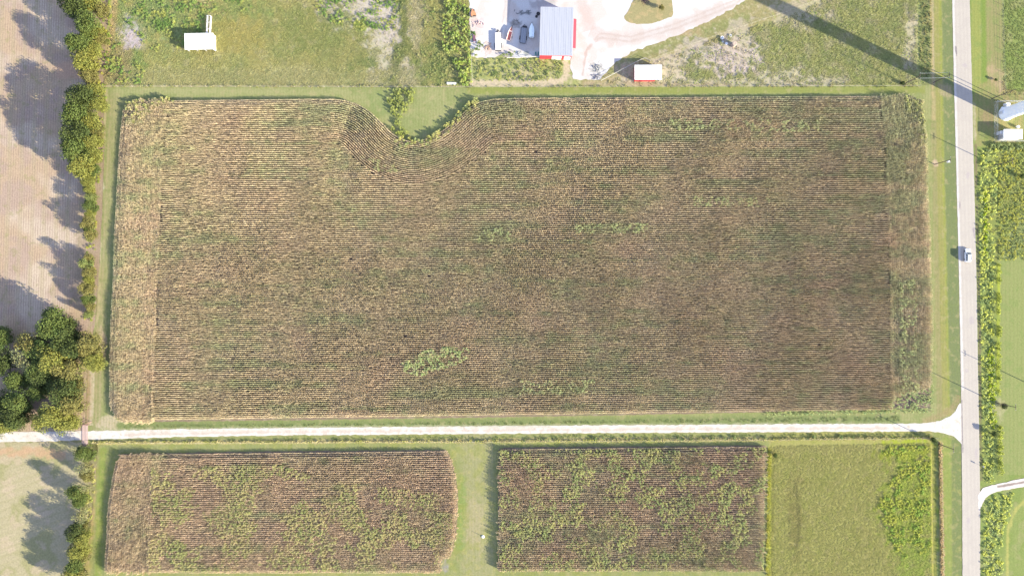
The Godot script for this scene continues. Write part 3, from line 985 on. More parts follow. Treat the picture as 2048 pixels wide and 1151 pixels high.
	for i in 23:
		var path := PackedVector2Array()
		for q in left: path.append(q + Vector2((i + 0.5) * 0.762, 0))
		corn_row(path, wf, -0.1, 0.55, [], 0.7 if i < 2 else 1.0)
	for k in 64:
		var t := (k + 0.5) / 62.0
		var a := crop_at(200, lerpf(910, 1152, t))
		var b := crop_at(930, lerpf(902, 1152, t))
		var from := line_at(left, a.y, true) + 22.3 * 0.762
		if k < 4: from = a.x
		a = a.lerp(b, (from - a.x) / (b.x - a.x))
		corn_row(PackedVector2Array([a, b]), wf, -0.12, 0.75, [], 0.7 if k < 2 else 1.0)
	plant_corn("corn_crop", "lower left field of reddish dry corn mixed with green weeds")
	var mf := crop_poly([998, 900, 1010, 897, 1536, 893, 1534, 1000, 1530, 1146, 996, 1146, 996, 1000])
	soil("corn_soil", mf, "dark soil between the rows of the lower middle corn field", 230)
	new_corn()
	for k in 64:
		var t := (k + 0.5) / 62.0
		corn_row(PackedVector2Array([crop_at(990, lerpf(899, 1149, t)), crop_at(1540, lerpf(893, 1149, t))]), mf, 0.0, 0.5, [], 0.7 if k < 2 else 1.0)
	plant_corn("corn_crop", "lower middle field of weedy dry corn left of the hay meadow")

# ------------------------------------------------------------------ grass, weeds and crops that nobody could count
func build_plants() -> void:
	var grass := tuft_mesh(401, 18, 0.34, 0.26, 0.035)
	var tall := tuft_mesh(402, 22, 0.5, 0.95, 0.05)
	var weed := weed_mesh(403, 70, 0.6, 0.7, 0.13)
	var big := weed_mesh(404, 110, 0.75, 1.7, 0.16)
	var broad := weed_mesh(405, 70, 0.7, 1.8, 0.2)
	var vine := weed_mesh(406, 64, 0.5, 2.05, 0.12)
	var olive := seen(184, 180, 118)
	var lime := seen(178, 184, 100)
	var green := seen(160, 170, 108)
	var deep := seen(130, 146, 88)
	var straw := seen(200, 190, 128)
	var gold := seen(196, 200, 60)
	# rough pasture
	scatter("pasture_grass", "tufted grass of the rough pasture north-west of the yard", "grass", [poly([236, -60, 936, -60, 938, 170, 208, 172, 220, 60])], 5.12, grass, [green, olive, straw], 16.0, -0.9, Vector2(0.6, 1.3), 501, 1.35, grounds["rough_pasture"])
	scatter("pasture_weeds", "green weeds in the top left part of the rough pasture", "weeds", [poly([236, -60, 560, -60, 500, 20, 440, 30, 405, 70, 330, 110, 300, 100, 250, 40]), poly([212, 110, 240, 80, 290, 140, 280, 168, 210, 168]), poly([600, -60, 800, -60, 790, 60, 720, 60, 640, 40])], 2.64, weed, [seen(176, 180, 100), seen(150, 172, 96), seen(120, 150, 80)], 9.0, -0.02, Vector2(0.5, 1.0), 502, 1.45)
	scatter("thicket", "tall green weeds in a strip beside the west edge of the white yard", "weeds", [poly([890, -60, 936, -60, 940, 60, 943, 170, 925, 172, 905, 120, 880, 90, 886, 30])], 2.25, big, [lime, green, seen(160, 180, 80), deep], 6.0, -0.25, Vector2(0.4, 0.9), 503, 1.75)
	scatter("brook_weeds", "weeds lining the trail that runs down to the grassy notch", "weeds", [poly([780, -60, 808, -60, 806, 60, 800, 120, 790, 172, 778, 172, 786, 100]), poly([830, 100, 900, 70, 915, 172, 838, 172, 850, 140]), poly([828, -60, 880, -60, 872, 40, 850, 60])], 1.76, weed, [green, olive, deep], 6.0, -0.1, Vector2(0.35, 0.85), 504, 1.4)
	scatter("notch_weeds", "clump of green shrubby weeds filling the middle of the grassy notch in the corn", "weeds", [poly([772, 176, 832, 176, 826, 200, 812, 226, 800, 240, 806, 256, 826, 268, 800, 272, 782, 258, 786, 236, 775, 205])], 1.95, big, [lime, green, seen(170, 178, 90)], 5.0, -0.3, Vector2(0.4, 0.8), 505, 1.4)
	scatter("corn_edge_weeds", "pale tall weeds standing along the bent upper edge of the big corn field", "weeds", [crop_poly([800, 268, 840, 276, 870, 262, 900, 240, 930, 208, 952, 190, 958, 202, 935, 226, 905, 256, 880, 276, 850, 292, 800, 292, 782, 278])], 1.5, broad, [seen(180, 178, 100), seen(196, 188, 118), green], 5.0, -0.4, Vector2(0.6, 1.1), 506, 1.5)
	scatter("corner_weeds", "pale weeds overgrowing the upper corners of the big corn field", "weeds", [crop_poly([248, 200, 330, 192, 345, 200, 310, 212, 282, 236, 262, 250, 245, 236]), crop_poly([1812, 190, 1850, 200, 1858, 280, 1846, 300, 1838, 240, 1812, 212])], 2.16, broad, [seen(206, 196, 140), seen(178, 182, 110), seen(190, 184, 120)], 5.0, -0.25, Vector2(0.6, 1.1), 507, 1.4)
	scatter("corn_gap_weeds", "patch of pale green broad-leaved weeds inside the big corn field", "weeds", [crop_poly([796, 730, 828, 714, 850, 700, 900, 692, 938, 698, 944, 712, 905, 732, 866, 742, 840, 754, 808, 744])], 5.10, vine, [seen(176, 188, 126), seen(162, 178, 114), seen(192, 196, 136)], 5.0, -0.16, Vector2(0.8, 1.2), 508, 1.55)
	scatter("corn_field_weeds", "scattered green weeds growing up through the big corn field", "weeds", [crop_poly([735, 312, 760, 320, 790, 332, 800, 344, 735, 340]), crop_poly([1340, 236, 1640, 240, 1640, 262, 1340, 258]), crop_poly([950, 462, 1025, 452, 1020, 480, 955, 486]), crop_poly([1150, 448, 1300, 446, 1300, 464, 1150, 466]), crop_poly([1390, 390, 1540, 396, 1540, 412, 1390, 412]), crop_poly([1040, 760, 1190, 760, 1190, 786, 1040, 790]), crop_poly([1800, 560, 1835, 560, 1840, 790, 1805, 790])], 2.77, vine, [seen(168, 176, 122), seen(180, 180, 126)], 5.0, -0.05, Vector2(0.75, 1.1), 509, 1.6)
	scatter("corn_foot_weeds", "green weeds crowding the lower right corner of the big corn field", "weeds", [crop_poly([1790, 800, 1850, 778, 1874, 770, 1874, 826, 1720, 829]), crop_poly([1536, 824, 1720, 819, 1720, 829, 1536, 834])], 2.4, broad, [seen(168, 182, 122), seen(182, 188, 122), seen(150, 170, 112)], 5.0, -0.4, Vector2(0.3, 0.55), 510, 1.7)
	scatter("lower_field_weeds", "green weeds spreading through the lower left corn field", "weeds", [crop_poly([300, 935, 560, 930, 640, 960, 900, 990, 905, 1060, 880, 1100, 870, 1144, 290, 1144, 300, 1030])], 3.82, vine, [seen(196, 184, 126), seen(182, 180, 116), seen(166, 170, 108)], 17.0, 0.03, Vector2(0.75, 1.15), 511, 1.5)
	scatter("middle_field_weeds", "yellow-green weeds spreading through the lower middle corn field", "weeds", [crop_poly([998, 902, 1534, 896, 1530, 1144, 998, 1144])], 3.06, vine, [seen(190, 185, 118), seen(176, 180, 114), seen(160, 170, 108)], 11.0, 0.05, Vector2(0.75, 1.15), 512, 1.5)
	# farmyard ground
	scatter("yard_weeds", "weeds in the small plot below the red-walled barn", "weeds", [poly([950, 118, 1010, 118, 1090, 116, 1118, 118, 1128, 130, 1120, 156, 1090, 162, 950, 162, 944, 130])], 2.56, weed, [lime, olive, green, deep], 5.0, -0.2, Vector2(0.4, 0.85), 513, 1.4)
	scatter("yard_edge_bushes", "low green bushes along the lower edge of the white yard", "weeds", [poly([1003, 106, 1030, 103, 1030, 113, 1000, 116]), poly([940, 60, 946, 60, 966, 92, 956, 110, 944, 116])], 1.4, big, [green, deep, seen(100, 140, 76)], 4.0, -0.2, Vector2(0.4, 0.8), 514, 1.4)
	scatter("paddock_grass", "tufted grass and weeds of the paddock right of the drive", "grass", [poly([1215, 166, 1300, 128, 1420, 82, 1560, 40, 1680, -14, 1760, -60, 1834, -60, 1834, 168, 1400, 170])], 4.50, grass, [green, seen(172, 180, 110), olive, straw], 9.0, -0.5, Vector2(0.8, 1.7), 515, 1.35, grounds["paddock"])
	scatter("paddock_weeds", "greener weeds dotted through the paddock right of the drive", "weeds", [poly([1350, 168, 1380, 100, 1560, 44, 1690, -10, 1834, -40, 1850, 168])], 1.60, weed, [seen(166, 184, 92), green, seen(186, 190, 112)], 7.0, 0.0, Vector2(0.25, 0.5), 516, 1.4)
	# fence lines with tall dry grass
	scatter("lane_fence_grass", "line of tall straw-coloured grass along the wire fence below the lane", "grass", [poly([188, 882.5, 512, 882, 1024, 880, 1536, 876, 1866, 873, 1866, 877, 1536, 880, 1024, 883.4, 512, 885, 188, 886])], 5.5, tall, [straw, seen(224, 212, 150), seen(196, 196, 110)], 9.0, -0.5, Vector2(0.5, 0.95), 517)
	scatter("lane_fence_weeds", "green weeds growing here and there along the fence below the lane", "weeds", [poly([860, 878, 1100, 876, 1536, 872, 1866, 869, 1866, 874, 1536, 877, 860, 882])], 1.0, weed, [deep, green], 5.0, 0.12, Vector2(0.6, 1.3), 518)
	scatter("meadow_fence_grass", "dry pinkish tall grass along the fence right of the hay meadow", "grass", [poly([1878.5, 884, 1883, 884, 1885, 1020, 1888, 1200, 1883.5, 1200, 1881, 1020])], 7.0, tall, [seen(228, 196, 146), seen(214, 196, 130)], 9.0, -0.6, Vector2(0.6, 1.1), 519)
	scatter("north_fence_grass", "uneven tall grass along the fence above the big corn field", "grass", [poly([210, 170, 560, 171, 940, 172, 1400, 171, 1836, 170, 1836, 174, 1400, 174.5, 940, 175.5, 560, 174.5, 210, 174])], 2.6, tall, [straw, green, seen(170, 176, 90)], 5.0, -0.1, Vector2(0.35, 0.8), 520)
	scatter("ditch_grass", "taller dark grass along the paddock's right edge beside the verge", "grass", [poly([1838, -40, 1862, -40, 1864, 150, 1840, 160])], 2.2, tall, [deep, green, straw], 6.0, -0.2, Vector2(0.35, 0.75), 521)
	# hay meadow and its weeds
	scatter("meadow_grass", "short olive grass of the hay meadow at lower right", "grass", [poly([1541, 892, 1863, 886, 1866, 1200, 1538, 1200])], 7.56, grass, [seen(174, 168, 98), seen(176, 176, 98), seen(168, 174, 94)], 13.0, -2.0, Vector2(0.5, 1.0), 522, 1.6, grounds["meadow"])
	scatter("meadow_weeds", "bright yellow-green flowering weeds on the right side of the hay meadow", "weeds", [poly([1754, 892, 1862, 890, 1863, 940, 1800, 925, 1768, 908]), poly([1800, 935, 1862, 930, 1864, 1100, 1800, 1120, 1775, 1060, 1750, 1020, 1765, 985])], 3.36, weed, [seen(150, 178, 76), seen(178, 186, 78), seen(190, 192, 82)], 7.0, -0.06, Vector2(0.45, 0.9), 523, 1.55)
	scatter("meadow_edge_grass", "yellow-green tall grass along the left edge of the hay meadow", "grass", [poly([1536, 892, 1541, 892, 1538, 1150, 1532, 1150])], 3.4, tall, [seen(206, 200, 90), seen(184, 186, 80)], 6.0, -0.4, Vector2(0.5, 0.9), 524)
	# weeds right of the road
	scatter("roadside_weeds", "rank green weeds in the ditch right of the road", "weeds", [poly([1962, 300, 1996, 294, 1990, 520, 1989, 700, 1988, 960, 1975, 972, 1966, 930, 1962, 700, 1958, 420]), poly([1966, 1016, 1990, 992, 2030, 984, 2020, 1030, 2008, 1060, 2004, 1200, 1966, 1200])], 2.10, weed, [deep, lime, seen(180, 186, 92), seen(188, 190, 84)], 6.0, -0.25, Vector2(0.45, 1.0), 525, 2.1)
	scatter("goldenrod", "bright yellow-green weeds in a long stripe beyond the roadside ditch", "weeds", [poly([1976, 700, 1988, 690, 1991, 760, 1993, 850, 1985, 860, 1978, 800]), poly([1966, 380, 1974, 380, 1976, 520, 1968, 520])], 2.2, weed, [seen(176, 200, 50), seen(190, 204, 44)], 6.0, -0.6, Vector2(0.45, 0.85), 526)
	scatter("tall_goldenrod", "tall bright weeds hedging the left edge of the green field right of the road", "weeds", [poly([1995, 526, 1998.5, 526, 1999, 790, 1995, 790]), poly([1997, 850, 2003, 850, 2003, 950, 1997, 950])], 2.6, big, [seen(184, 192, 80), seen(176, 186, 84)], 6.0, -0.8, Vector2(0.6, 1.0), 534, 1.5)
	scatter("rank_meadow", "overgrown yellow-green meadow below the fenced compound", "weeds", [poly([1996, 296, 2100, 290, 2100, 520, 1997, 520])], 2.34, weed, [seen(154, 164, 86), seen(178, 180, 84), seen(190, 186, 82), seen(146, 158, 94)], 10.0, -0.7, Vector2(0.4, 0.85), 527, 1.6)
	scatter("compound_edge_weeds", "dark green weeds just below the fenced compound", "weeds", [poly([1978, 290, 1992, 286, 2048, 288, 2100, 288, 2100, 298, 1990, 300, 1974, 312])], 1.6, weed, [deep, green], 4.0, -0.3, Vector2(0.8, 1.5), 528)
	scatter("field_grass", "tufts of grass in the field above the fenced compound", "grass", [poly([2006, -60, 2110, -60, 2110, 190, 2008, 190])], 3.2, grass, [green, seen(166, 178, 100)], 7.0, -0.6, Vector2(0.6, 1.1), 529, 1.4, grounds["green_field"])
	# under and beside the hedgerows
	scatter("hedge_bottom", "tangled weeds under the hedgerow trees on the left side", "weeds", [poly([196, -60, 226, -60, 222, 60, 214, 170, 206, 300, 200, 365, 186, 365, 190, 200, 196, 60]), poly([176, 380, 194, 380, 192, 470, 188, 560, 184, 640, 168, 640, 172, 520])], 1.2, weed, [seen(190, 184, 90), seen(160, 172, 80), seen(140, 160, 76)], 5.0, -0.2, Vector2(0.5, 1.2), 530, 1.4)
	scatter("lower_hedge_bottom", "pale weeds on the bank beside the lower left hedgerow", "weeds", [poly([170, 892, 192, 890, 190, 960, 182, 1050, 172, 1150, 168, 1200, 150, 1200, 160, 1050])], 1.2, weed, [seen(200, 194, 120), seen(170, 180, 96)], 5.0, -0.25, Vector2(0.5, 1.2), 531, 1.4)
	scatter("lane_verge_grass", "green grass on both banks of the gravel lane", "grass", [poly([240, 850, 700, 847, 1200, 841, 1800, 832, 1800, 841, 1200, 846, 700, 851, 240, 856]), poly([200, 880, 700, 874, 1300, 869, 1860, 866, 1860, 870, 1300, 874, 700, 879, 200, 884])], 2.4, grass, [seen(140, 158, 98), seen(156, 164, 104)], 8.0, -0.3, Vector2(0.6, 1.1), 532, 1.15)
	scatter("hedgerow_scrub", "low dry scrub on the grass bank left of the worn track", "weeds", [poly([222, 60, 240, 90, 250, 150, 244, 168, 210, 168, 216, 110])], 0.9, weed, [seen(176, 156, 116), seen(160, 160, 90), seen(190, 176, 120)], 4.0, -0.1, Vector2(0.4, 0.9), 533)

# ------------------------------------------------------------------ trees
func crown_shape(number: int, blobs: int, leaves: int, spread_: float, slim: float) -> ArrayMesh:   # unit crown: height 0.18..1, radius about spread_
	rng.seed = number
	var v := PackedVector3Array()
	var c := PackedColorArray()
	var heart := []
	for k in blobs:
		var f := rng.randf() * TAU
		var y := rng.randf_range(0.24, 0.86)
		var w := spread_ * (1.0 - pow(absf(y - 0.5) / 0.56, 2.0) * slim)
		var q := w * sqrt(rng.randf()) * 0.85
		heart.append([Vector3(cos(f) * q, y, sin(f) * q), rng.randf_range(0.10, 0.19), rng.randf_range(0.75, 1.25), rng.randf_range(-0.12, 0.12)])
	for k in leaves:
		var h: Array = heart[k % blobs]
		var d := Vector3(rng.randfn(), rng.randfn() * 0.85 + 0.25, rng.randfn()).normalized()
		var p: Vector3 = h[0] + d * h[1] * rng.randf_range(0.55, 1.12) * Vector3(1.15, 0.8, 1.15)
		var bs := Basis.from_euler(Vector3(rng.randf_range(-0.9, 0.9), rng.randf() * TAU, rng.randf_range(-0.9, 0.9)))
		var s := rng.randf_range(0.012, 0.026)
		var t: float = h[2] * rng.randf_range(0.7, 1.3)
		var col := Color(t * (1.0 + h[3]), t, t * (1.0 - h[3]))
		leaf_quad(v, c, p + bs * Vector3(-s, 0, 0), p + bs * Vector3(0, s * 0.2, -s * 0.7), p + bs * Vector3(s, 0, 0), p + bs * Vector3(0, s * 0.2, s * 0.7), col)
	return mesh_of(v, c)

func leaf_mat(c: Color) -> StandardMaterial3D:
	var m: StandardMaterial3D = leafy(0.17).duplicate()
	m.albedo_color = c.linear_to_srgb()
	return m

var tree_kinds := {}

func make_tree_kind(called: String, number: int, blobs: int, leaves: int, wide: float, slim: float, leaf: StandardMaterial3D, bark: StandardMaterial3D) -> void:
	var t := Node3D.new()
	t.name = called
	var st := tool()
	rng.seed = number + 9
	tube(st, Vector3.ZERO, Vector3(0.01, 0.4, 0.0), 0.028, 0.018, 8)
	tube(st, Vector3(0.01, 0.4, 0), Vector3(-0.01, 0.78, 0.02), 0.018, 0.006, 7)
	for k in 7:
		var y := rng.randf_range(0.2, 0.6)
		var f := k * 2.4
		tube(st, Vector3(0.005, y, 0), Vector3(cos(f) * wide * 0.7, y + rng.randf_range(0.08, 0.2), sin(f) * wide * 0.7), 0.010, 0.003, 5)
	var trunk := obj("trunk", st, bark, t)
	var cr := MeshInstance3D.new()
	cr.name = "crown"
	cr.mesh = crown_shape(number, blobs, leaves, wide, slim)
	cr.material_override = leaf
	t.add_child(cr)
	tree_kinds[called] = t

func plant_tree(kind: String, called: String, u: float, v: float, h: float, wide: float, label: String, group: String, category := "tree") -> void:
	var t: Node3D = tree_kinds[kind].duplicate()
	t.name = numbered(called)
	add_child(t)
	t.position = top_at(u, v, h * 0.55)
	t.rotation.y = rng.randf() * TAU
	t.scale = Vector3(wide, 1.0, wide) * h
	tag(t, label, category, group)

const ORDER := ["first", "second", "third", "fourth", "fifth", "sixth", "seventh", "eighth", "ninth", "tenth", "eleventh", "twelfth", "thirteenth", "fourteenth", "fifteenth", "sixteenth", "seventeenth", "eighteenth", "nineteenth", "twentieth", "twenty-first", "twenty-second", "twenty-third", "twenty-fourth"]

func build_trees() -> void:
	var bark := mat(lin(0.16, 0.12, 0.09), 0.95)
	make_tree_kind("yellow", 601, 30, 6200, 0.36, 0.55, leaf_mat(lin(0.18, 0.185, 0.045)), bark)
	make_tree_kind("green", 602, 26, 5800, 0.34, 0.6, leaf_mat(lin(0.09, 0.118, 0.032)), bark)
	make_tree_kind("dark", 603, 34, 6800, 0.38, 0.5, leaf_mat(lin(0.065, 0.085, 0.026)), bark)
	make_tree_kind("olive", 604, 24, 5200, 0.36, 0.6, leaf_mat(lin(0.165, 0.155, 0.052)), bark)
	make_tree_kind("slim", 605, 22, 4400, 0.26, 0.8, leaf_mat(lin(0.15, 0.17, 0.055)), bark)
	make_tree_kind("pale", 606, 18, 1700, 0.36, 0.6, leaf_mat(lin(0.21, 0.205, 0.09)), bark)
	make_tree_kind("plum", 607, 20, 1800, 0.4, 0.5, leaf_mat(lin(0.05, 0.035, 0.05)), bark)
	rng.seed = 77
	var outer := [[150, 8, 9.5, "dark"], [172, 48, 9.5, "green"], [158, 84, 9.0, "green"], [172, 122, 8.5, "yellow"], [176, 152, 6.5, "olive"], [162, 196, 9.5, "dark"], [156, 232, 10.0, "green"], [152, 268, 10.0, "dark"], [156, 302, 10.0, "green"], [166, 334, 9.0, "yellow"]]
	for i in outer.size():
		var e: Array = outer[i]
		plant_tree(e[3], "hedgerow_tree", e[0], e[1], e[2] * 1.32, 0.98, "bushy tree in the outer row of the upper hedgerow, %s from the top, beside stubble" % ORDER[i], "trees of the upper left hedgerow")
	var inner := [[182, 2, 8.5, "yellow"], [200, 18, 7.0, "olive"], [190, 62, 7.5, "yellow"], [202, 78, 5.5, "olive"], [188, 100, 7.5, "yellow"], [180, 136, 6.0, "yellow"], [186, 180, 7.0, "yellow"], [194, 206, 7.5, "yellow"], [184, 244, 8.5, "yellow"], [194, 262, 6.5, "olive"], [182, 286, 8.5, "yellow"], [190, 312, 7.0, "yellow"], [186, 340, 6.5, "green"], [177, 366, 6.5, "yellow"]]
	for i in inner.size():
		var e: Array = inner[i]
		plant_tree(e[3], "hedgerow_tree", e[0], e[1], e[2], 1.12, "leafy yellow-green tree in the inner row of the upper hedgerow, %s from the top" % ORDER[i], "trees of the upper left hedgerow")
	var thin := [[180, 380, 5.0, "yellow"], [178, 394, 6.0, "slim"], [181, 412, 6.0, "green"], [180, 430, 5.0, "yellow"], [174, 446, 7.0, "olive"], [178, 456, 5.0, "green"], [180, 470, 5.5, "olive"], [176, 516, 4.5, "olive"], [172, 530, 7.5, "slim"], [178, 546, 6.0, "olive"], [178, 560, 5.0, "yellow"], [173, 576, 7.0, "olive"], [176, 598, 5.5, "green"], [178, 612, 5.0, "olive"], [174, 628, 5.0, "slim"]]
	for i in thin.size():
		var e: Array = thin[i]
		plant_tree(e[3], "hedgerow_tree", e[0], e[1], e[2] * 1.15, 0.9, "small thin tree in the broken middle hedgerow, %s going down toward the grove" % ORDER[i], "small trees of the middle left hedgerow")
	var grove := [[104, 646, 14, "green", "tallest tree, standing out at the top of the grove"], [124, 664, 12, "dark", "dark tree just right of the tallest grove tree"], [62, 690, 12, "olive", "olive tree at the upper left of the grove"], [84, 704, 12, "green", "middle tree of the grove's upper left side"], [134, 690, 12, "dark", "shaded tree in the upper middle of the grove"], [178, 690, 11, "olive", "broad tree at the grove's upper right corner by the track"], [184, 722, 9, "yellow", "bright tree at the grove's right side above the bare ground"], [112, 716, 13, "yellow", "bright yellow-green tree in the middle of the grove"], [132, 735, 12, "olive", "olive tree right of the grove's centre"], [50, 716, 12, "pale", "pale thin tree at the grove's left side"], [92, 744, 11, "dark", "dark tree below the grove's centre"], [74, 738, 11, "green", "green tree left of the grove's centre"], [2, 676, 10, "green", "round tree cut by the left edge of the picture, upper one"], [0, 724, 10, "dark", "round tree cut by the left edge of the picture, lower one"], [76, 782, 8, "green", "small tree alone in the dark hollow of the grove"], [34, 762, 9, "green", "small tree in shade at the grove's left hollow"], [128, 782, 12, "dark", "broad dark tree at the grove's lower right, upper one"], [142, 808, 11, "olive", "broad olive tree on the grove's lower right flank"], [112, 830, 12, "yellow", "broad yellow-green tree at the grove's lower right by the lane"], [88, 838, 10, "yellow", "tree at the grove's bottom edge beside the lane"], [132, 845, 9, "yellow", "lowest tree of the grove, overhanging the lane"], [38, 806, 11, "green", "green tree in the lower left of the grove"], [30, 836, 10, "dark", "dark tree below the lower left grove tree"], [4, 850, 10, "yellow", "yellow tree at the lower left end of the grove by the lane"], [0, 806, 9, "dark", "dark tree at the left edge beside the lower grove"], [150, 770, 8, "olive", "small olive tree at the grove's right edge"]]
	for e in grove:
		plant_tree(e[3], "grove_tree", e[0], e[1], e[2], 1.1 if e[2] > 10 else 1.15, e[4], "trees of the grove above the lane")
	var low := [[170, 906, 8.0, "green"], [166, 936, 7.5, "pale"], [172, 952, 6.0, "olive"], [150, 986, 8.0, "green"], [166, 980, 6.5, "pale"], [160, 1000, 6.5, "green"], [168, 1018, 5.0, "pale"], [160, 1036, 7.5, "pale"], [166, 1052, 6.0, "olive"], [152, 1064, 8.5, "dark"], [164, 1078, 7.5, "yellow"], [156, 1100, 8.5, "yellow"], [166, 1112, 6.0, "olive"], [150, 1126, 8.5, "green"], [146, 1144, 8.0, "yellow"], [158, 1150, 7.0, "olive"], [140, 1168, 8.0, "green"]]
	for i in low.size():
		var e: Array = low[i]
		plant_tree(e[3], "hedgerow_tree", e[0], e[1], e[2] * 1.1, 0.95, "ragged tree in the lower left hedgerow below the lane, %s from the lane" % ORDER[i], "trees of the lower left hedgerow")
	plant_tree("plum", "purple_tree", 1292, -3, 4.6, 0.95, "dark purple-leaved tree on the grass island in the drive", "")
	plant_tree("olive", "young_tree", 1324, 14, 3.0, 0.9, "small pale green young tree on the grass island in the drive", "")
	plant_tree("green", "bush", 1868, 880, 3.2, 0.9, "dark green bush at the fence corner beside the lane's mouth", "", "bush")
	plant_tree("dark", "bush", 2010, 812, 2.4, 1.1, "round dark bush alone in the green field right of the road", "", "bush")
	plant_tree("green", "bush", 1551, 910, 2.6, 0.9, "dark green bush at the top left corner of the hay meadow", "", "bush")
	plant_tree("green", "bush", 1993, 159, 1.4, 1.2, "tiny bright green bush on bare ground above the fenced compound", "", "bush")
	plant_tree("dark", "bush", 1806, 166, 1.6, 1.2, "low dark bush at the foot of the leaning pole above the corn", "", "bush")
	plant_tree("green", "bush", 2046, 352, 2.4, 1.1, "dark bush at the right picture edge in the overgrown meadow", "", "bush")
	plant_tree("green", "bush", 1990, 868, 3.0, 1.0, "dark green bush beside the ditch opposite the lane's mouth", "", "bush")
	for k in tree_kinds.values(): k.free()

# ------------------------------------------------------------------ buildings
func panel_roof(parent: Node3D, size: Vector2, y: float, rise: float, count: int, c: Color, metal: float) -> void:   # sheets laid side by side along x, rising toward +x by rise
	for k in count:
		var w := size.x / count
		var st := tool()
		var x0 := -size.x / 2 + k * w
		var a := atan2(rise, size.x)
		var mid := Vector3(x0 + w / 2, y + rise * ((k + 0.5) / count), 0)
		var bs := Basis(Vector3(0, 0, 1), a)
		box(st, mid, Vector3(w - 0.01, 0.05, size.y), bs)
		box(st, mid + bs * Vector3(-w / 2 + 0.04, 0.05, 0), Vector3(0.05, 0.05, size.y), bs)
		box(st, mid + bs * Vector3(0.0, 0.04, 0), Vector3(0.04, 0.03, size.y), bs)
		var t := 0.97 + 0.05 * fmod(k * 0.618, 1.0)
		obj("roof_panel", st, mat(Color(c.r * t, c.g * t, c.b * t), 0.5, metal), parent)

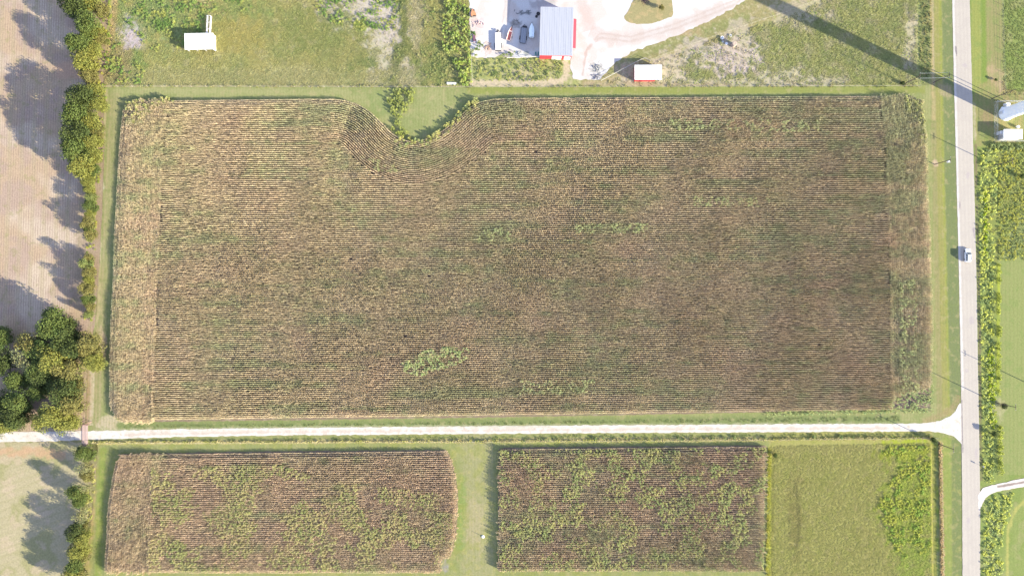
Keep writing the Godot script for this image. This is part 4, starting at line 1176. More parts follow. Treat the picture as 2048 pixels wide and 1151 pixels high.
func build_buildings() -> void:
	var white := mat(lin(0.8, 0.8, 0.8), 0.6)
	var red := mat(lin(0.50, 0.035, 0.055), 0.6)
	var dark := mat(lin(0.03, 0.03, 0.035), 0.5)
	var grey := mat(lin(0.35, 0.35, 0.36), 0.6)
	# the big barn: centre of its roof at plan 1113, 62
	var c := top_at(1113.5, 62, 5.0)
	var b := thing("barn", "large red-walled barn with a pale grey metal roof beside the white yard", "barn", c, deg_to_rad(-1.6))
	var W := 11.9
	var L := 17.6
	var st := tool()
	box(st, Vector3(0, 2.3, L / 2 - 0.1), Vector3(W, 4.6, 0.2)); obj("wall", st, red, b)
	st = tool(); box(st, Vector3(0, 2.3, -L / 2 + 0.1), Vector3(W, 4.6, 0.2)); obj("wall", st, red, b)
	st = tool(); box(st, Vector3(-W / 2 + 0.1, 2.3, 0), Vector3(0.2, 4.6, L - 0.41)); obj("wall", st, mat(lin(0.7, 0.7, 0.7), 0.6), b)
	st = tool(); box(st, Vector3(W / 2 - 0.1, 2.4, 0), Vector3(0.2, 4.8, L - 0.41)); obj("wall", st, red, b)
	var roof := Node3D.new()
	roof.name = "roof"
	b.add_child(roof)
	panel_roof(roof, Vector2(W + 0.5, L + 0.5), 4.72, 0.25, 14, lin(0.37, 0.375, 0.405), 0.0)
	st = tool(); box(st, Vector3(0.4, 1.75, L / 2 + 0.03), Vector3(3.6, 3.5, 0.06)); var door := obj("door", st, white, b)
	st = tool()
	for k in 4: box(st, Vector3(0.4, 0.6 + k * 0.8, L / 2 + 0.075), Vector3(3.4, 0.05, 0.03))
	obj("rail", st, grey, door)
	st = tool(); box(st, Vector3(4.4, 1.6, L / 2 + 0.03), Vector3(2.4, 3.2, 0.06)); obj("door", st, white, b)
	st = tool(); box(st, Vector3(0, 4.52, L / 2 + 0.05), Vector3(W, 0.14, 0.09)); obj("trim", st, white, b)
	st = tool()
	box(st, Vector3(W / 2 + 0.72, 3.5, 0.1), Vector3(1.5, 0.08, 11.0), Basis(Vector3(0, 0, 1), -0.32))
	var aw := obj("awning", st, red, b)
	st = tool()
	for k in 4: tube(st, Vector3(W / 2 + 1.35, 0, -5.0 + k * 3.4), Vector3(W / 2 + 1.35, 3.24, -5.0 + k * 3.4), 0.06, 0.06, 6)
	obj("brace", st, grey, aw).set_meta("kind", "stuff")

	# the small shed with a red wall by the drive's foot
	c = top_at(1297, 144, 3.0)
	b = thing("shed", "small white-roofed shed with a red wall beside the drive", "shed", c, 0.0)
	W = 9.9; L = 5.2
	st = tool(); box(st, Vector3(-1.0, 1.35, L / 2 - 0.08), Vector3(W - 2.2, 2.7, 0.12)); obj("wall", st, mat(lin(0.5, 0.04, 0.05), 0.6), b)
	st = tool(); box(st, Vector3(0, 1.35, -L / 2 + 0.08), Vector3(W - 0.2, 2.7, 0.12)); obj("wall", st, mat(lin(0.5, 0.04, 0.05), 0.6), b)
	st = tool(); box(st, Vector3(-W / 2 + 0.16, 1.35, 0), Vector3(0.12, 2.7, L - 0.3)); obj("wall", st, mat(lin(0.5, 0.04, 0.05), 0.6), b)
	st = tool(); box(st, Vector3(W / 2 - 0.16, 1.35, 0), Vector3(0.12, 2.7, L - 0.3)); obj("wall", st, mat(lin(0.75, 0.73, 0.7), 0.6), b)
	st = tool(); box(st, Vector3(-2.5, 1.0, L / 2 + 0.01), Vector3(1.0, 2.0, 0.05)); obj("door", st, mat(lin(0.28, 0.02, 0.03), 0.6), b)
	roof = Node3D.new(); roof.name = "roof"; b.add_child(roof)
	panel_roof(roof, Vector2(W + 0.3, L + 0.3), 2.78, 0.12, 11, lin(0.84, 0.84, 0.84), 0.0)

	# the open white shed in the rough pasture
	c = top_at(397, 82, 3.0)
	b = thing("shed", "lone white-roofed shed in the rough pasture at upper left", "shed", c, deg_to_rad(0.8))
	W = 10.5; L = 5.8
	st = tool(); box(st, Vector3(0, 1.35, -L / 2 + 0.1), Vector3(W - 0.2, 2.7, 0.12)); obj("wall", st, mat(lin(0.6, 0.6, 0.6), 0.6), b)
	st = tool(); box(st, Vector3(-W / 2 + 0.16, 1.35, 0), Vector3(0.12, 2.7, L - 0.35)); obj("wall", st, mat(lin(0.6, 0.6, 0.6), 0.6), b)
	st = tool(); box(st, Vector3(W / 2 - 0.16, 1.35, 0), Vector3(0.12, 2.7, L - 0.35)); obj("wall", st, mat(lin(0.6, 0.6, 0.6), 0.6), b)
	for k in 4:
		st = tool(); box(st, Vector3(-W / 2 + 0.4 + k * (W - 0.8) / 3, 1.35, L / 2 - 0.2), Vector3(0.16, 2.7, 0.16)); obj("post", st, grey, b)
	roof = Node3D.new(); roof.name = "roof"; b.add_child(roof)
	panel_roof(roof, Vector2(W + 0.3, L + 0.3), 2.78, 0.10, 11, lin(0.84, 0.84, 0.85), 0.0)

	# the block house in the water tower compound
	c = top_at(2027.5, 268, 3.0)
	b = thing("pump_house", "small white flat-roofed block house inside the fenced compound", "building", c, 0.0)
	st = tool(); box(st, Vector3(0, 1.4, 0), Vector3(6.6, 2.8, 3.3)); obj("wall", st, mat(lin(0.62, 0.60, 0.56), 0.7), b)
	st = tool(); box(st, Vector3(0, 2.9, 0), Vector3(7.0, 0.2, 3.7)); obj("roof", st, mat(lin(0.84, 0.84, 0.84), 0.6), b)
	st = tool(); box(st, Vector3(-3.32, 1.05, 0.6), Vector3(0.06, 2.1, 1.0)); obj("door", st, grey, b)
	st = tool(); box(st, Vector3(-3.75, 1.1, -0.9), Vector3(0.8, 2.0, 1.2)); obj("cabinet", st, mat(lin(0.55, 0.55, 0.55), 0.6), b)

	# the water tower: flared foot, plain shaft, tank high above the picture's edge
	b = thing("water_tower", "tall white water tower rising out of the fenced compound, leaning off the right edge", "water tower", top_at(2012.5, 227, 0.0), 0.0)
	var pale := mat(lin(0.84, 0.88, 0.92), 0.4)
	st = tool()
	lathe(st, [Vector2(2.75, 0), Vector2(2.72, 0.4), Vector2(2.5, 1.6), Vector2(2.35, 3.4), Vector2(2.3, 6), Vector2(2.3, 36), Vector2(2.6, 38), Vector2(3.4, 39.4)], 48); obj("shaft", st, pale, b)
	st = tool()
	var prof := []
	for k in 17:
		var a := -PI / 2 + PI * k / 16.0
		prof.append(Vector2(maxf(cos(a) * 6.4, 0.01), 43.6 + sin(a) * 5.0))
	lathe(st, prof, 48); obj("tank", st, pale, b)
	st = tool()
	for k in 4: lathe(st, [Vector2(2.33, 8.0 + k * 7.0), Vector2(2.36, 8.05 + k * 7.0), Vector2(2.33, 8.1 + k * 7.0)], 48)
	obj("weld_seam", st, pale, b).set_meta("kind", "stuff")
	st = tool(); box(st, Vector3(-2.62, 1.1, -0.1), Vector3(0.25, 2.1, 1.0)); obj("door", st, mat(lin(0.6, 0.62, 0.66), 0.5), b)
	st = tool(); tube(st, Vector3(-0.6, 0, -3.3), Vector3(-0.6, 1.8, -3.3), 0.5, 0.5, 12); box(st, Vector3(0.2, 0.7, -3.3), Vector3(1.2, 1.4, 0.8)); obj("valve_box", st, mat(lin(0.75, 0.75, 0.75), 0.6), b)

# ------------------------------------------------------------------ vehicles and farmyard things
func wheel(st: SurfaceTool, c: Vector3, r: float, w: float) -> void:
	tube(st, c - Vector3(w / 2, 0, 0), c + Vector3(w / 2, 0, 0), r, r, 14)

func build_yard() -> void:
	var dark := mat(lin(0.025, 0.025, 0.03), 0.6)
	var rubber := mat(lin(0.02, 0.02, 0.022), 0.85)
	var steel := mat(lin(0.30, 0.31, 0.33), 0.5)
	var white := mat(lin(0.78, 0.78, 0.78), 0.5)
	# box trailer
	var t := thing("cargo_trailer", "long low pale trailer with a black tow frame in the white yard", "trailer", top_at(996, 79.5, 1.0), 0.02)
	var st := tool(); box(st, Vector3(0, 0.78, 0.4), Vector3(2.2, 0.56, 6.6), Basis(), 0.97); obj("body", st, mat(lin(0.55, 0.52, 0.53), 0.5), t)
	for k in [[-1.0, 1.6], [1.0, 1.6], [-1.0, 2.5], [1.0, 2.5]]:
		st = tool(); wheel(st, Vector3(k[0] * 1.18, 0.35, k[1]), 0.36, 0.22); obj("wheel", st, rubber, t)
	for k in [-1.0, 1.0]:
		st = tool(); box(st, Vector3(k * 1.2, 0.82, 2.05), Vector3(0.34, 0.08, 1.9)); obj("mudguard", st, dark, t)
	st = tool()
	tube(st, Vector3(-0.9, 0.5, -2.9), Vector3(0, 0.5, -4.2), 0.07, 0.06, 6); tube(st, Vector3(0.9, 0.5, -2.9), Vector3(0, 0.5, -4.2), 0.07, 0.06, 6); box(st, Vector3(0, 0.75, -3.5), Vector3(0.5, 0.5, 0.5)); tube(st, Vector3(0, 0, -4.2), Vector3(0, 0.8, -4.2), 0.05, 0.05, 6)
	obj("tow_frame", st, dark, t)
	st = tool(); box(st, Vector3(0, 0.55, 3.85), Vector3(2.2, 0.25, 0.3)); obj("bumper", st, dark, t)
	# open boat on a trailer, red inside
	t = thing("red_boat", "open boat with a rusty red floor lying slanted in the yard", "boat", top_at(1020, 67, 0.8), -0.26)
	boat(t, 5.2, 1.7, 0.75, mat(lin(0.6, 0.48, 0.46), 0.6), mat(lin(0.42, 0.12, 0.09), 0.7), true)
	# dark flat trailer
	t = thing("flatbed_trailer", "dark grey flatbed trailer with slatted deck in the barn's shade", "trailer", top_at(1047, 69, 0.7), -0.1)
	for k in 9:
		st = tool(); box(st, Vector3(-0.96 + k * 0.24, 0.62, 0.2), Vector3(0.21, 0.06, 5.8)); obj("plank", st, mat(lin(0.20 + 0.03 * (k % 3), 0.21 + 0.03 * (k % 3), 0.24 + 0.03 * (k % 3)), 0.8), t)
	st = tool()
	for k in [-1.0, 1.0]: box(st, Vector3(k * 1.14, 0.66, 0.2), Vector3(0.1, 0.26, 6.0))
	box(st, Vector3(0, 0.66, 3.2), Vector3(2.3, 0.24, 0.1)); box(st, Vector3(0, 0.66, -2.8), Vector3(2.3, 0.24, 0.1)); tube(st, Vector3(-0.9, 0.5, -2.8), Vector3(0, 0.5, -4.0), 0.07, 0.07, 6); tube(st, Vector3(0.9, 0.5, -2.8), Vector3(0, 0.5, -4.0), 0.07, 0.07, 6)
	obj("frame", st, dark, t)
	st = tool(); box(st, Vector3(0.2, 0.75, -3.1), Vector3(1.7, 0.5, 0.4)); obj("tool_box", st, dark, t)
	for k in [[-1.0, 0.7], [1.0, 0.7], [-1.0, 1.5], [1.0, 1.5]]:
		st = tool(); wheel(st, Vector3(k[0] * 1.32, 0.36, k[1]), 0.36, 0.2); obj("wheel", st, rubber, t)
	# covered white boat
	t = thing("covered_boat", "boat under a pale bluish cover beside the barn wall", "boat", top_at(1063.5, 60, 1.2), -0.02)
	boat(t, 5.4, 1.9, 0.95, mat(lin(0.68, 0.74, 0.76), 0.6), mat(lin(0.66, 0.74, 0.77), 0.75), false)
	# compact orange tractor
	t = thing("tractor", "small orange tractor at the yard's upper left edge", "tractor", top_at(946, 25, 1.0), 0.2)
	var orange := mat(lin(0.46, 0.2, 0.09), 0.5)
	st = tool(); prism(st, [Vector2(-1.5, 0.55), Vector2(0.1, 0.55), Vector2(0.1, 1.15), Vector2(-1.3, 1.05), Vector2(-1.5, 0.9)], 0.36, 0.32); obj("bonnet", st, orange, t)
	st = tool(); box(st, Vector3(0, 0.7, 0.7), Vector3(0.7, 0.4, 1.2)); box(st, Vector3(0, 1.1, 0.95), Vector3(0.45, 0.5, 0.4)); obj("seat", st, dark, t)
	for k in [-1.0, 1.0]:
		st = tool(); wheel(st, Vector3(k * 0.75, 0.62, 0.8), 0.62, 0.36); obj("wheel", st, rubber, t)
		st = tool(); wheel(st, Vector3(k * 0.6, 0.38, -1.1), 0.38, 0.24); obj("wheel", st, rubber, t)
		st = tool(); box(st, Vector3(k * 0.75, 1.3, 0.8), Vector3(0.42, 0.06, 1.1)); obj("mudguard", st, orange, t)
	st = tool(); box(st, Vector3(0, 2.1, 0.7), Vector3(1.5, 0.07, 1.5)); obj("canopy", st, orange, t)
	st = tool()
	for k in [[-0.6, 1.3], [0.6, 1.3]]: tube(st, Vector3(k[0], 0.9, k[1]), Vector3(k[0], 2.1, k[1]), 0.035, 0.035, 6)
	obj("roll_bar", st, dark, t).set_meta("kind", "stuff")
	# long narrow dark trailer by the fence
	t = thing("narrow_trailer", "narrow dark maroon trailer parked by the yard's left fence", "trailer", top_at(948.5, 77, 0.6), 0.08)
	st = tool(); box(st, Vector3(0, 0.55, 0.1), Vector3(0.9, 0.35, 3.0), Basis(), 0.92); obj("body", st, mat(lin(0.14, 0.06, 0.09), 0.6), t)
	st = tool(); tube(st, Vector3(0, 0.45, -1.4), Vector3(0, 0.45, -2.4), 0.06, 0.05, 6); obj("drawbar", st, dark, t)
	for k in [-1.0, 1.0]:
		st = tool(); wheel(st, Vector3(k * 0.56, 0.3, 0.4), 0.3, 0.18); obj("wheel", st, rubber, t)
	st = tool(); box(st, Vector3(0, 0.75, 1.3), Vector3(0.7, 0.12, 0.5)); obj("lid", st, mat(lin(0.4, 0.36, 0.38), 0.6), t)
	# tyres by the barn
	for k in [[1076.5, 27, 1.0, "larger of the two black tyres lying by the barn wall"], [1073, 32.5, 0.72, "smaller of the two black tyres lying by the barn wall"]]:
		t = thing("tyre", k[3], "tyre", top_at(k[0], k[1], 0.2), 0.0, "tyres by the barn")
		st = tool()
		lathe(st, [Vector2(0.36, 0.05), Vector2(0.62, 0.0), Vector2(0.7, 0.1), Vector2(0.7, 0.26), Vector2(0.62, 0.36), Vector2(0.36, 0.31), Vector2(0.36, 0.05)], 20)
		obj("tread", st, rubber, t)
		st = tool(); lathe(st, [Vector2(0.01, 0.16), Vector2(0.36, 0.14), Vector2(0.36, 0.2), Vector2(0.01, 0.22)], 16); obj("rim", st, dark, t)
		t.scale = Vector3.ONE * k[2]
	# two green benches by the barn's lower corner
	for k in [[1071.5, "left one of two green trestle benches by the barn's corner"], [1077, "right one of two green trestle benches by the barn's corner"]]:
		t = thing("trestle", k[1], "bench", top_at(k[0], 107.5, 0.6), 0.0, "green trestles by the barn")
		var m := mat(lin(0.06, 0.16, 0.15), 0.7)
		st = tool(); box(st, Vector3(0, 0.7, 0), Vector3(0.55, 0.08, 1.5)); obj("top", st, m, t)
		for z in [-0.6, 0.6]:
			for x in [-0.22, 0.22]:
				st = tool(); box(st, Vector3(x, 0.34, z), Vector3(0.07, 0.66, 0.07)); obj("leg", st, m, t)
	# heap of scrap in the shade
	scrap("scrap_heap", "low heap of grey scrap in the barn's shade", "scrap", 1042, 25, 1.9, 0.7, lin(0.22, 0.22, 0.22), 31)
	scrap("scrap_heap", "small grey scrap pile right of the larger scrap heap", "scrap", 1056, 24, 0.8, 0.6, lin(0.2, 0.2, 0.2), 32)
	scrap("brush_pile", "pile of grey branches behind the open red boat", "brush pile", 1030, 47, 1.6, 1.1, lin(0.24, 0.22, 0.2), 33)
	scrap("brush_pile", "brownish branch pile left of the long box trailer's rear", "brush pile", 976, 94, 1.3, 1.6, lin(0.36, 0.24, 0.18), 34)
	scrap("brush_pile", "grey debris lying at the right foot of the white drive", "debris", 1193, 153, 1.7, 0.9, lin(0.24, 0.23, 0.24), 35)
	scrap("brush_pile", "small grey debris above the drive's right foot", "debris", 1192, 135, 1.4, 1.1, lin(0.26, 0.26, 0.25), 36)
	scrap("scrap_heap", "pinkish odds and ends strewn near the yard's left fence", "scrap", 957, 46, 2.2, 0.9, lin(0.5, 0.36, 0.34), 37)
	scrap("scrap_heap", "dark stain-coloured pile near the yard's bottom boards", "scrap", 1038, 105, 0.9, 0.4, lin(0.3, 0.3, 0.3), 38)
	# stacked pale boards at the yard's corner
	t = thing("lumber_stack", "small stack of pale boards at the yard's lower left corner", "lumber", top_at(949, 106, 0.4), 0.0)
	for k in 5:
		st = tool(); box(st, Vector3(0, 0.1 + 0.05 * (k % 2), -1.0 + k * 0.5), Vector3(1.6, 0.12, 0.3)); obj("board", st, mat(lin(0.6, 0.55, 0.5), 0.8), t)
	# hay bale and tubs in the paddock
	t = thing("hay_bale", "round tan hay bale on the bare patch in the paddock", "hay bale", top_at(1468.5, 88, 1.2), 0.5)
	st = tool()
	for k in 12:
		var y := k * 0.18
		lathe(st, [Vector2(0.86, y), Vector2(0.9, y + 0.06), Vector2(0.9, y + 0.12), Vector2(0.86, y + 0.18)], 22)
	lathe(st, [Vector2(0.01, 2.16), Vector2(0.5, 2.2), Vector2(0.86, 2.16)], 22)
	obj("straw", st, mat(lin(0.36, 0.28, 0.22), 0.95), t)
	for k in [[1444.5, 75.5, 1.0, "largest white tub in the paddock, left of the hay bale"], [1453.5, 86.5, 0.75, "white tub just left of the hay bale"], [1461.5, 70.5, 0.7, "small cream tub above the hay bale"], [1446, 83, 0.55, "smallest grey tub in the bale's shadow"]]:
		t = thing("tub", k[3], "tub", top_at(k[0], k[1], 0.4), 0.0, "tubs round the hay bale")
		st = tool(); lathe(st, [Vector2(0.5, 0), Vector2(0.62, 0.55), Vector2(0.66, 0.55), Vector2(0.6, 0.52), Vector2(0.48, 0.08), Vector2(0.01, 0.08)], 18); obj("shell", st, white, t)
		st = tool(); lathe(st, [Vector2(0.61, 0.5), Vector2(0.68, 0.53), Vector2(0.68, 0.58), Vector2(0.61, 0.6)], 18); obj("rim", st, white, t)
		t.scale = Vector3.ONE * k[2]
	# trough in the pasture
	t = thing("water_trough", "long white water trough near the fence above the notch", "trough", top_at(903, 166.5, 0.4), -0.03)
	st = tool(); box(st, Vector3(0, 0.3, 0), Vector3(3.2, 0.5, 0.7), Basis(), 1.1); obj("basin", st, white, t)
	st = tool(); box(st, Vector3(0, 0.54, 0), Vector3(3.2, 0.03, 0.6)); obj("water", st, mat(lin(0.5, 0.52, 0.52), 0.2), t)
	# cattle chute behind the lone shed: two runs of grey rails
	t = thing("cattle_chute", "grey rail cattle chute standing behind the lone pasture shed", "cattle chute", top_at(416, 48, 1.4), -0.05)
	for k in [-1.0, 1.0]:
		for y in 5:
			st = tool(); box(st, Vector3(k * 0.62, 0.35 + y * 0.28, 0), Vector3(0.09, 0.1, 6.8)); obj("rail", st, mat(lin(0.5, 0.48, 0.5), 0.6), t)
		for z in 4:
			st = tool(); box(st, Vector3(k * 0.7, 0.8, -3.2 + z * 2.13), Vector3(0.12, 1.6, 0.12)); obj("post", st, mat(lin(0.42, 0.4, 0.42), 0.6), t)
	st = tool()
	for z in 3: box(st, Vector3(0, 1.62, -3.2 + z * 2.6), Vector3(1.5, 0.1, 0.12), Basis(Vector3(0, 1, 0), 0.25 * z))
	obj("crossbar", st, mat(lin(0.5, 0.48, 0.5), 0.6), t)

func scrap(called: String, label: String, category: String, u: float, v: float, rx: float, rz: float, c: Color, number: int) -> void:
	var t := thing(called, label, category, top_at(u, v, 0.2))
	rng.seed = number
	for k in 3:
		var st := tool()
		for i in 9:
			var p := Vector3(rng.randfn() * rx * 0.5, rng.randf_range(0.08, 0.3), rng.randfn() * rz * 0.5)
			var bs := Basis.from_euler(Vector3(rng.randf_range(-0.4, 0.4), rng.randf() * TAU, rng.randf_range(-0.4, 0.4)))
			box(st, p, Vector3(rng.randf_range(0.05, 0.3), rng.randf_range(0.05, 0.2), rng.randf_range(0.4, 1.1)), bs)
		var f := 0.7 + 0.3 * k
		obj("piece", st, mat(Color(c.r * f, c.g * f, c.b * f), 0.8), t).set_meta("kind", "stuff")

func boat(t: Node3D, L: float, W: float, H: float, hull: Material, inside: Material, open: bool) -> void:
	var st := tool()
	var ring := []
	for i in 13:
		var k := i / 12.0
		var half := W / 2 * (1.0 - pow(maxf(0.0, 0.55 - k) / 0.55, 2.0)) if k < 0.55 else W / 2 * (1.0 - 0.1 * (k - 0.55))
		ring.append([-L / 2 + L * k, maxf(half, 0.03)])
	for i in 12:
		var a: Array = ring[i]
		var b: Array = ring[i + 1]
		for s in [-1.0, 1.0]:
			quad(st, Vector3(s * a[1], 0.45 + H, a[0]), Vector3(s * b[1], 0.45 + H, b[0]), Vector3(s * b[1] * 0.6, 0.5, b[0]), Vector3(s * a[1] * 0.6, 0.5, a[0]))
			if open: quad(st, Vector3(s * a[1], 0.45 + H, a[0]), Vector3(s * b[1], 0.45 + H, b[0]), Vector3(s * b[1] * 0.82, 0.43 + H, b[0]), Vector3(s * a[1] * 0.82, 0.43 + H, a[0]))
		quad(st, Vector3(-a[1] * 0.6, 0.5, a[0]), Vector3(-b[1] * 0.6, 0.5, b[0]), Vector3(b[1] * 0.6, 0.5, b[0]), Vector3(a[1] * 0.6, 0.5, a[0]))
	var e: Array = ring[12]
	quad(st, Vector3(-e[1], 0.45 + H, e[0]), Vector3(e[1], 0.45 + H, e[0]), Vector3(e[1] * 0.6, 0.5, e[0]), Vector3(-e[1] * 0.6, 0.5, e[0]))
	obj("hull", st, hull, t)
	st = tool()
	for i in 12:
		var a: Array = ring[i]
		var b: Array = ring[i + 1]
		if open: quad(st, Vector3(-a[1] * 0.8, 0.75, a[0]), Vector3(-b[1] * 0.8, 0.75, b[0]), Vector3(b[1] * 0.8, 0.75, b[0]), Vector3(a[1] * 0.8, 0.75, a[0]))
		else:
			for s in [-1.0, 1.0]: quad(st, Vector3(s * a[1] * 1.03, 0.47 + H, a[0]), Vector3(s * b[1] * 1.03, 0.47 + H, b[0]), Vector3(0, 0.8 + H + 0.1 * sin(i * 1.3), b[0]), Vector3(0, 0.8 + H + 0.1 * sin((i - 1) * 1.3), a[0]))
	obj("floor" if open else "cover", st, inside, t)
	if open:
		for z in [-0.9]:
			st = tool(); box(st, Vector3(0, 0.45 + H * 0.8, z), Vector3(W * 0.84, 0.06, 0.3)); obj("bench", st, hull, t)
	st = tool()
	for s in [-1.0, 1.0]: box(st, Vector3(s * W * 0.33, 0.42, 0.3), Vector3(0.1, 0.1, L * 0.85))
	tube(st, Vector3(-W * 0.33, 0.42, -L * 0.4), Vector3(0, 0.42, -L * 0.62), 0.05, 0.05, 6); tube(st, Vector3(W * 0.33, 0.42, -L * 0.4), Vector3(0, 0.42, -L * 0.62), 0.05, 0.05, 6); box(st, Vector3(0, 0.42, L * 0.46), Vector3(W * 1.15, 0.1, 0.12))
	obj("trailer_frame", st, mat(lin(0.1, 0.1, 0.11), 0.6), t)
	for s in [-1.0, 1.0]:
		st = tool(); wheel(st, Vector3(s * (W * 0.5 + 0.1), 0.33, 0.9), 0.33, 0.2); obj("wheel", st, mat(lin(0.02, 0.02, 0.022), 0.85), t)

# ------------------------------------------------------------------ along the road
func pole(u: float, v: float, h: float, label: String, arms := true, extra := "") -> Node3D:
	var t := thing("utility_pole", label, "utility pole", top_at(u, v, 0.0), 0.0, "utility poles near the road")
	var wood := mat(lin(0.10, 0.075, 0.06), 0.9)
	var st := tool(); tube(st, Vector3.ZERO, Vector3(0, h, 0), 0.17, 0.11, 10); obj("shaft", st, wood, t)
	if arms:
		st = tool(); box(st, Vector3(0.1, h - 0.5, 0), Vector3(0.1, 0.12, 2.2)); var arm := obj("crossarm", st, wood, t)
		for k in [-1.0, 0.0, 1.0]:
			st = tool(); lathe(st, [Vector2(0.02, h - 0.44), Vector2(0.07, h - 0.4), Vector2(0.05, h - 0.3), Vector2(0.06, h - 0.25), Vector2(0.01, h - 0.2)], 8, Vector3(0.1, 0, k)); obj("insulator", st, mat(lin(0.7, 0.7, 0.72), 0.3), arm)
	if extra == "transformer":
		st = tool(); lathe(st, [Vector2(0.01, h - 2.1), Vector2(0.34, h - 2.1), Vector2(0.36, h - 1.2), Vector2(0.3, h - 1.1), Vector2(0.01, h - 1.05)], 14, Vector3(0.1, 0, 0.42)); obj("transformer", st, mat(lin(0.78, 0.78, 0.78), 0.45), t)
	return t

func build_roadside() -> void:
	var dark := mat(lin(0.025, 0.025, 0.03), 0.6)
	var rubber := mat(lin(0.02, 0.02, 0.022), 0.85)
	# white estate car heading north
	var t := thing("car", "white estate car driving up the right lane of the road", "car", top_at(1935.5, 510.5, 0.6), -0.02)
	var paint := mat(lin(0.8, 0.81, 0.82), 0.35)
	var glass := mat(lin(0.02, 0.03, 0.04), 0.08)
	var st := tool()
	prism(st, [Vector2(-2.35, 0.35), Vector2(2.35, 0.35), Vector2(2.42, 0.6), Vector2(2.36, 1.0), Vector2(-0.95, 1.02), Vector2(-2.2, 0.88), Vector2(-2.42, 0.65)], 0.93, 0.88); obj("body", st, paint, t)
	st = tool()
	prism(st, [Vector2(-1.05, 1.0), Vector2(2.28, 1.0), Vector2(2.0, 1.62), Vector2(1.6, 1.7), Vector2(0.0, 1.72), Vector2(-0.3, 1.66)], 0.85, 0.66); obj("cabin", st, paint, t)
	st = tool(); quad(st, Vector3(-0.76, 1.06, -1.0), Vector3(0.76, 1.06, -1.0), Vector3(0.62, 1.62, -0.36), Vector3(-0.62, 1.62, -0.36)); obj("windscreen", st, glass, t)
	st = tool(); quad(st, Vector3(-0.72, 1.1, 2.26), Vector3(0.72, 1.1, 2.26), Vector3(0.62, 1.56, 2.07), Vector3(-0.62, 1.56, 2.07)); obj("rear_window", st, glass, t)
	for s in [-1.0, 1.0]:
		for z in [[-0.7, 0.45], [0.55, 1.35], [1.45, 2.05]]:
			st = tool(); quad(st, Vector3(s * 0.85, 1.1, z[0]), Vector3(s * 0.85, 1.1, z[1]), Vector3(s * 0.735, 1.55, z[1] - 0.03), Vector3(s * 0.735, 1.55, maxf(z[0], -0.3))); obj("window", st, glass, t)
		st = tool(); box(st, Vector3(s * 1.03, 1.08, -0.72), Vector3(0.22, 0.16, 0.12)); obj("mirror", st, dark, t)
		st = tool(); box(st, Vector3(s * 0.66, 0.72, -2.33), Vector3(0.4, 0.16, 0.12)); obj("headlight", st, mat(lin(0.7, 0.72, 0.75), 0.2), t)
		st = tool(); box(st, Vector3(s * 0.74, 0.8, 2.36), Vector3(0.26, 0.3, 0.1)); obj("tail_light", st, mat(lin(0.4, 0.02, 0.02), 0.3), t)
		st = tool(); box(st, Vector3(s * 0.58, 1.73, 0.9), Vector3(0.05, 0.06, 1.9)); obj("roof_rail", st, dark, t)
		for z in [-1.5, 1.45]:
			st = tool(); wheel(st, Vector3(s * 0.84, 0.34, z), 0.34, 0.22); var w := obj("wheel", st, rubber, t)
			st = tool(); wheel(st, Vector3(s * 0.92, 0.34, z), 0.2, 0.08); obj("rim", st, mat(lin(0.5, 0.5, 0.5), 0.3, 0.8), w)
	st = tool(); box(st, Vector3(0, 0.62, -2.38), Vector3(0.8, 0.2, 0.1)); obj("grille", st, dark, t)
	st = tool(); box(st, Vector3(0, 0.45, 2.4), Vector3(1.7, 0.18, 0.1)); obj("bumper", st, dark, t)
	t.scale = Vector3(1.03, 1.2, 1.05)
	# poles
	pole(1809.5, 167.5, 10.0, "leaning-looking pole with a dark bush at its foot above the corn's upper edge")
	pole(1867.5, 165, 9.6, "pole at the verge with a short cross arm inside the tower's shadow")
	pole(1870, 328.5, 9.4, "pole on a bare spot in the verge with a white transformer near its top", true, "transformer")
	pole(1877.5, 887, 9.0, "pole at the fence corner beside the lane's mouth")
	pole(1992, 804.5, 10.4, "pole by the green field whose long shadow crosses the road below the car")
	pole(1990, 330, 9.4, "pole in the overgrown ditch just below the fenced compound")
	pole(1985.5, 196.5, 12.0, "slim pole standing just above the fenced compound", false)
	pole(2060, 768, 10.0, "pole beyond the right picture edge, only its shadow tip in view")
	pole(2056, 222, 12.0, "pole behind the water tower, seen by its long thin shadow", false)
	# wires between the two poles above the corn
	t = thing("power_line", "pair of pale wires strung between the two poles above the corn", "wire", Vector3.ZERO)
	var a := top_at(1809.5, 167.5, 0.0)
	var b := top_at(1867.5, 165, 0.0)
	for z in [-0.9, 0.9]:
		st = tool()
		for k in 8:
			var f := k / 8.0
			var g := (k + 1) / 8.0
			var p := a.lerp(b, f) + Vector3(0.1, lerpf(9.75, 9.35, f) - 1.2 * f * (1 - f), z)
			var q := a.lerp(b, g) + Vector3(0.1, lerpf(9.75, 9.35, g) - 1.2 * g * (1 - g), z)
			tube(st, p, q, 0.022, 0.022, 5)
		obj("wire", st, mat(lin(0.6, 0.62, 0.65), 0.4, 0.3), t)
	# small marker by the ditch with its shadow over the road
	t = thing("road_sign", "small sign on a thin post at the road's right edge above the track", "sign", top_at(1963, 931, 0.0), PI / 2)
	st = tool(); tube(st, Vector3.ZERO, Vector3(0, 1.5, 0), 0.04, 0.04, 6); obj("post", st, mat(lin(0.3, 0.3, 0.3), 0.6), t)
	st = tool(); box(st, Vector3(0, 1.35, 0.05), Vector3(0.5, 0.6, 0.03)); obj("plate", st, mat(lin(0.75, 0.75, 0.75), 0.5), t)
	# white post in the green alley
	t = thing("marker_post", "short white post alone in the grass alley between the lower corn fields", "post", top_at(966, 1073, 0.3), 0.0)
	st = tool(); tube(st, Vector3.ZERO, Vector3(0, 1.7, 0), 0.07, 0.07, 8); obj("shaft", st, mat(lin(0.75, 0.75, 0.7), 0.5), t)
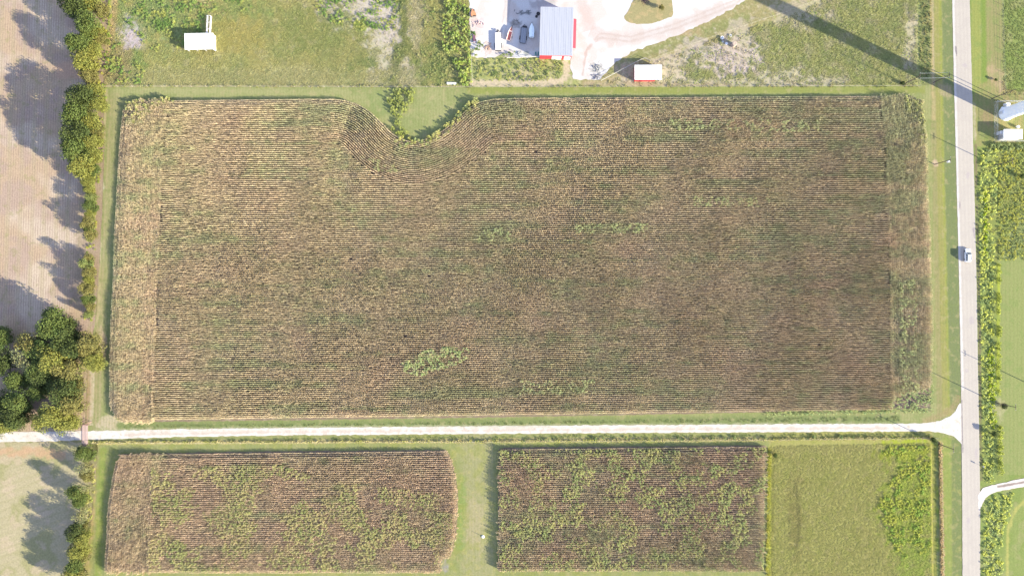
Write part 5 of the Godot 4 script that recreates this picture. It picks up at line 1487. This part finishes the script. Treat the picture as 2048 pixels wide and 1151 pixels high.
	st = tool(); lathe(st, [Vector2(0.02, 0.05), Vector2(0.55, 0.05), Vector2(0.6, 0.14), Vector2(0.45, 0.3), Vector2(0.09, 0.34)], 16); obj("base", st, mat(lin(0.8, 0.8, 0.74), 0.6), t)
	# compound fittings
	t = thing("vent_pipe", "white ring-topped vent pipe left of the water tower's foot", "vent pipe", top_at(2004, 216, 0.4), 0.0)
	st = tool(); tube(st, Vector3.ZERO, Vector3(0, 0.9, 0), 0.18, 0.18, 10); lathe(st, [Vector2(0.2, 0.8), Vector2(0.42, 0.86), Vector2(0.42, 0.98), Vector2(0.2, 1.0)], 16); obj("hood", st, mat(lin(0.78, 0.78, 0.78), 0.5), t)
	t = thing("vent_pipe", "pale vent pipe left of the white block house", "vent pipe", top_at(2007, 262.5, 0.4), 0.0)
	st = tool(); tube(st, Vector3.ZERO, Vector3(0, 0.8, 0), 0.18, 0.18, 10); lathe(st, [Vector2(0.2, 0.7), Vector2(0.4, 0.76), Vector2(0.4, 0.88), Vector2(0.2, 0.9)], 16); obj("hood", st, mat(lin(0.7, 0.7, 0.7), 0.5), t)
	t = thing("gas_tank", "small round white tank above the white block house", "tank", top_at(2037.5, 253, 0.8), 0.0)
	st = tool(); lathe(st, [Vector2(0.3, 0), Vector2(0.5, 0.1), Vector2(0.55, 0.9), Vector2(0.4, 1.15), Vector2(0.01, 1.25)], 18); obj("shell", st, mat(lin(0.8, 0.78, 0.77), 0.4), t)
	st = tool(); tube(st, Vector3(0, 1.2, 0), Vector3(0, 1.4, 0), 0.1, 0.1, 8); obj("cap", st, mat(lin(0.5, 0.5, 0.5), 0.5), t)
	# cattle guard across the lane with its wing rails
	t = thing("cattle_guard", "rusty pinkish cattle guard of steel pipes across the lane's left end", "cattle guard", top_at(169, 869, 0.1), 0.0)
	var rust := mat(lin(0.30, 0.17, 0.155), 0.8)
	for k in 7:
		st = tool(); tube(st, Vector3(-1.05 + k * 0.35, 0.14, -3.6), Vector3(-1.05 + k * 0.35, 0.14, 3.6), 0.1, 0.1, 8); obj("pipe", st, mat(lin(0.30 + 0.05 * (k % 3), 0.22 + 0.04 * (k % 3), 0.215 + 0.04 * (k % 3)), 0.8), t)
	for z in [-3.7, 3.7]:
		st = tool(); box(st, Vector3(0, 0.12, z), Vector3(2.6, 0.22, 0.3)); obj("beam", st, mat(lin(0.2, 0.13, 0.12), 0.9), t)
		for s in [-1.0, 1.0]:
			st = tool()
			for y in [0.4, 0.75, 1.1]: tube(st, Vector3(0, y, z * 1.02), Vector3(s * 2.6, y, z * 1.32), 0.05, 0.05, 6)
			tube(st, Vector3(s * 2.6, 0, z * 1.32), Vector3(s * 2.6, 1.3, z * 1.32), 0.08, 0.08, 6)
			obj("wing_rail", st, rust, t)

# ------------------------------------------------------------------ fences
func wire_fence(called: String, label: String, pts: PackedVector2Array, every: float, h: float, c: Color, rails: Array, rail_r := 0.012, post_r := 0.06) -> Node3D:
	var t := thing(called, label, "fence")
	var m := mat(c, 0.8)
	var posts := []
	for i in pts.size() - 1:
		var n := maxi(1, int(round(pts[i].distance_to(pts[i + 1]) / every)))
		for k in n: posts.append(pts[i].lerp(pts[i + 1], float(k) / n))
	posts.append(pts[pts.size() - 1])
	var st := tool()
	tube(st, Vector3.ZERO, Vector3(0, h, 0), post_r, post_r * 0.9, 6)
	var one := st.commit()
	for q in posts:
		var o := MeshInstance3D.new()
		o.name = "post"
		o.mesh = one
		o.material_override = m
		t.add_child(o, true)
		o.position = Vector3(q.x, 0, q.y)
	for y in rails:
		st = tool()
		for i in pts.size() - 1: tube(st, Vector3(pts[i].x, y, pts[i].y), Vector3(pts[i + 1].x, y, pts[i + 1].y), rail_r, rail_r, 5)
		obj("wire" if rail_r < 0.03 else "rail", st, mat(Color(c.r * 1.1, c.g * 1.1, c.b * 1.1), 0.6), t)
	return t

func build_fences() -> void:
	var old := lin(0.34, 0.30, 0.26)
	wire_fence("wire_fence", "long wire fence with wooden posts above the big corn field", poly([206, 173, 560, 173.5, 942, 174.5, 1400, 173.5, 1838, 172]), 5.5, 1.3, old, [0.4, 0.8, 1.2])
	wire_fence("wire_fence", "long wire fence with wooden posts between the lane and the lower fields", poly([186, 885, 512, 884, 1024, 882, 1536, 878.5, 1874, 875]), 5.5, 1.3, old, [0.4, 0.8, 1.2])
	wire_fence("wire_fence", "wire fence running down between the hay meadow and the road verge", poly([1880.5, 884, 1883, 1020, 1886.5, 1200]), 5.0, 1.3, lin(0.4, 0.34, 0.28), [0.4, 0.8, 1.2])
	wire_fence("wire_fence", "wire fence along the left edge of the white yard", poly([938, -60, 939, 20, 943, 112, 945, 172]), 4.0, 1.4, lin(0.36, 0.34, 0.33), [0.4, 0.8, 1.2])
	wire_fence("rail_fence", "slanting pale rail fence between the paddock and the mown drive bank", poly([1202, 162, 1270, 126, 1289, 117, 1300, 123]), 2.6, 1.4, lin(0.36, 0.34, 0.31), [0.5, 0.95, 1.35], 0.032, 0.07)
	wire_fence("wire_fence", "wire fence climbing along the paddock's upper edge beside the mown bank", poly([1300, 121, 1380, 90, 1480, 55, 1570, 25, 1640, -2, 1760, -60]), 4.5, 1.3, lin(0.30, 0.29, 0.22), [0.4, 0.8, 1.2])
	wire_fence("wire_fence", "wire fence down the paddock's right edge beside the road verge", poly([1862, -60, 1864, 60, 1866, 168]), 5.0, 1.3, old, [0.4, 0.8, 1.2])
	wire_fence("wire_fence", "wire fence on the left of the green field above the compound", poly([2002, -60, 2006, 100, 2010, 190]), 4.5, 1.2, lin(0.2, 0.2, 0.17), [0.4, 0.8, 1.15])
	wire_fence("board_fence", "low fence of bleached boards along the yard's lower edge", poly([1014, 116, 1045, 115, 1084, 113.5]), 2.4, 1.0, lin(0.55, 0.5, 0.48), [0.4, 0.85], 0.06, 0.09)
	# chain-link fence round the water tower
	var corner := PackedVector2Array()
	for k in [[1988.5, 204], [2062, 204], [2062, 283], [1988.5, 283], [1988.5, 204]]: corner.append(Vector2(top_at(k[0], k[1], 0).x, top_at(k[0], k[1], 0).z))
	var t := wire_fence("chain_link_fence", "tall galvanised chain-link fence enclosing the water tower and block house", corner, 2.8, 2.3, lin(0.5, 0.51, 0.52), [2.2], 0.025, 0.04)
	for i in 4:
		var a := corner[i]
		var b := corner[i + 1]
		var n := int(a.distance_to(b) / 0.3)
		var st := tool()
		for k in n:
			var f := float(k) / n
			for s in [-1.0, 1.0]:
				var p := a.lerp(b, f)
				var q := a.lerp(b, clampf(f + s * 2.0 / a.distance_to(b), 0.0, 1.0))
				tube(st, Vector3(p.x, 0.12, p.y), Vector3(q.x, 2.18, q.y), 0.007, 0.007, 3)
		obj("mesh_panel", st, mat(lin(0.62, 0.63, 0.65), 0.5), t).set_meta("kind", "stuff")
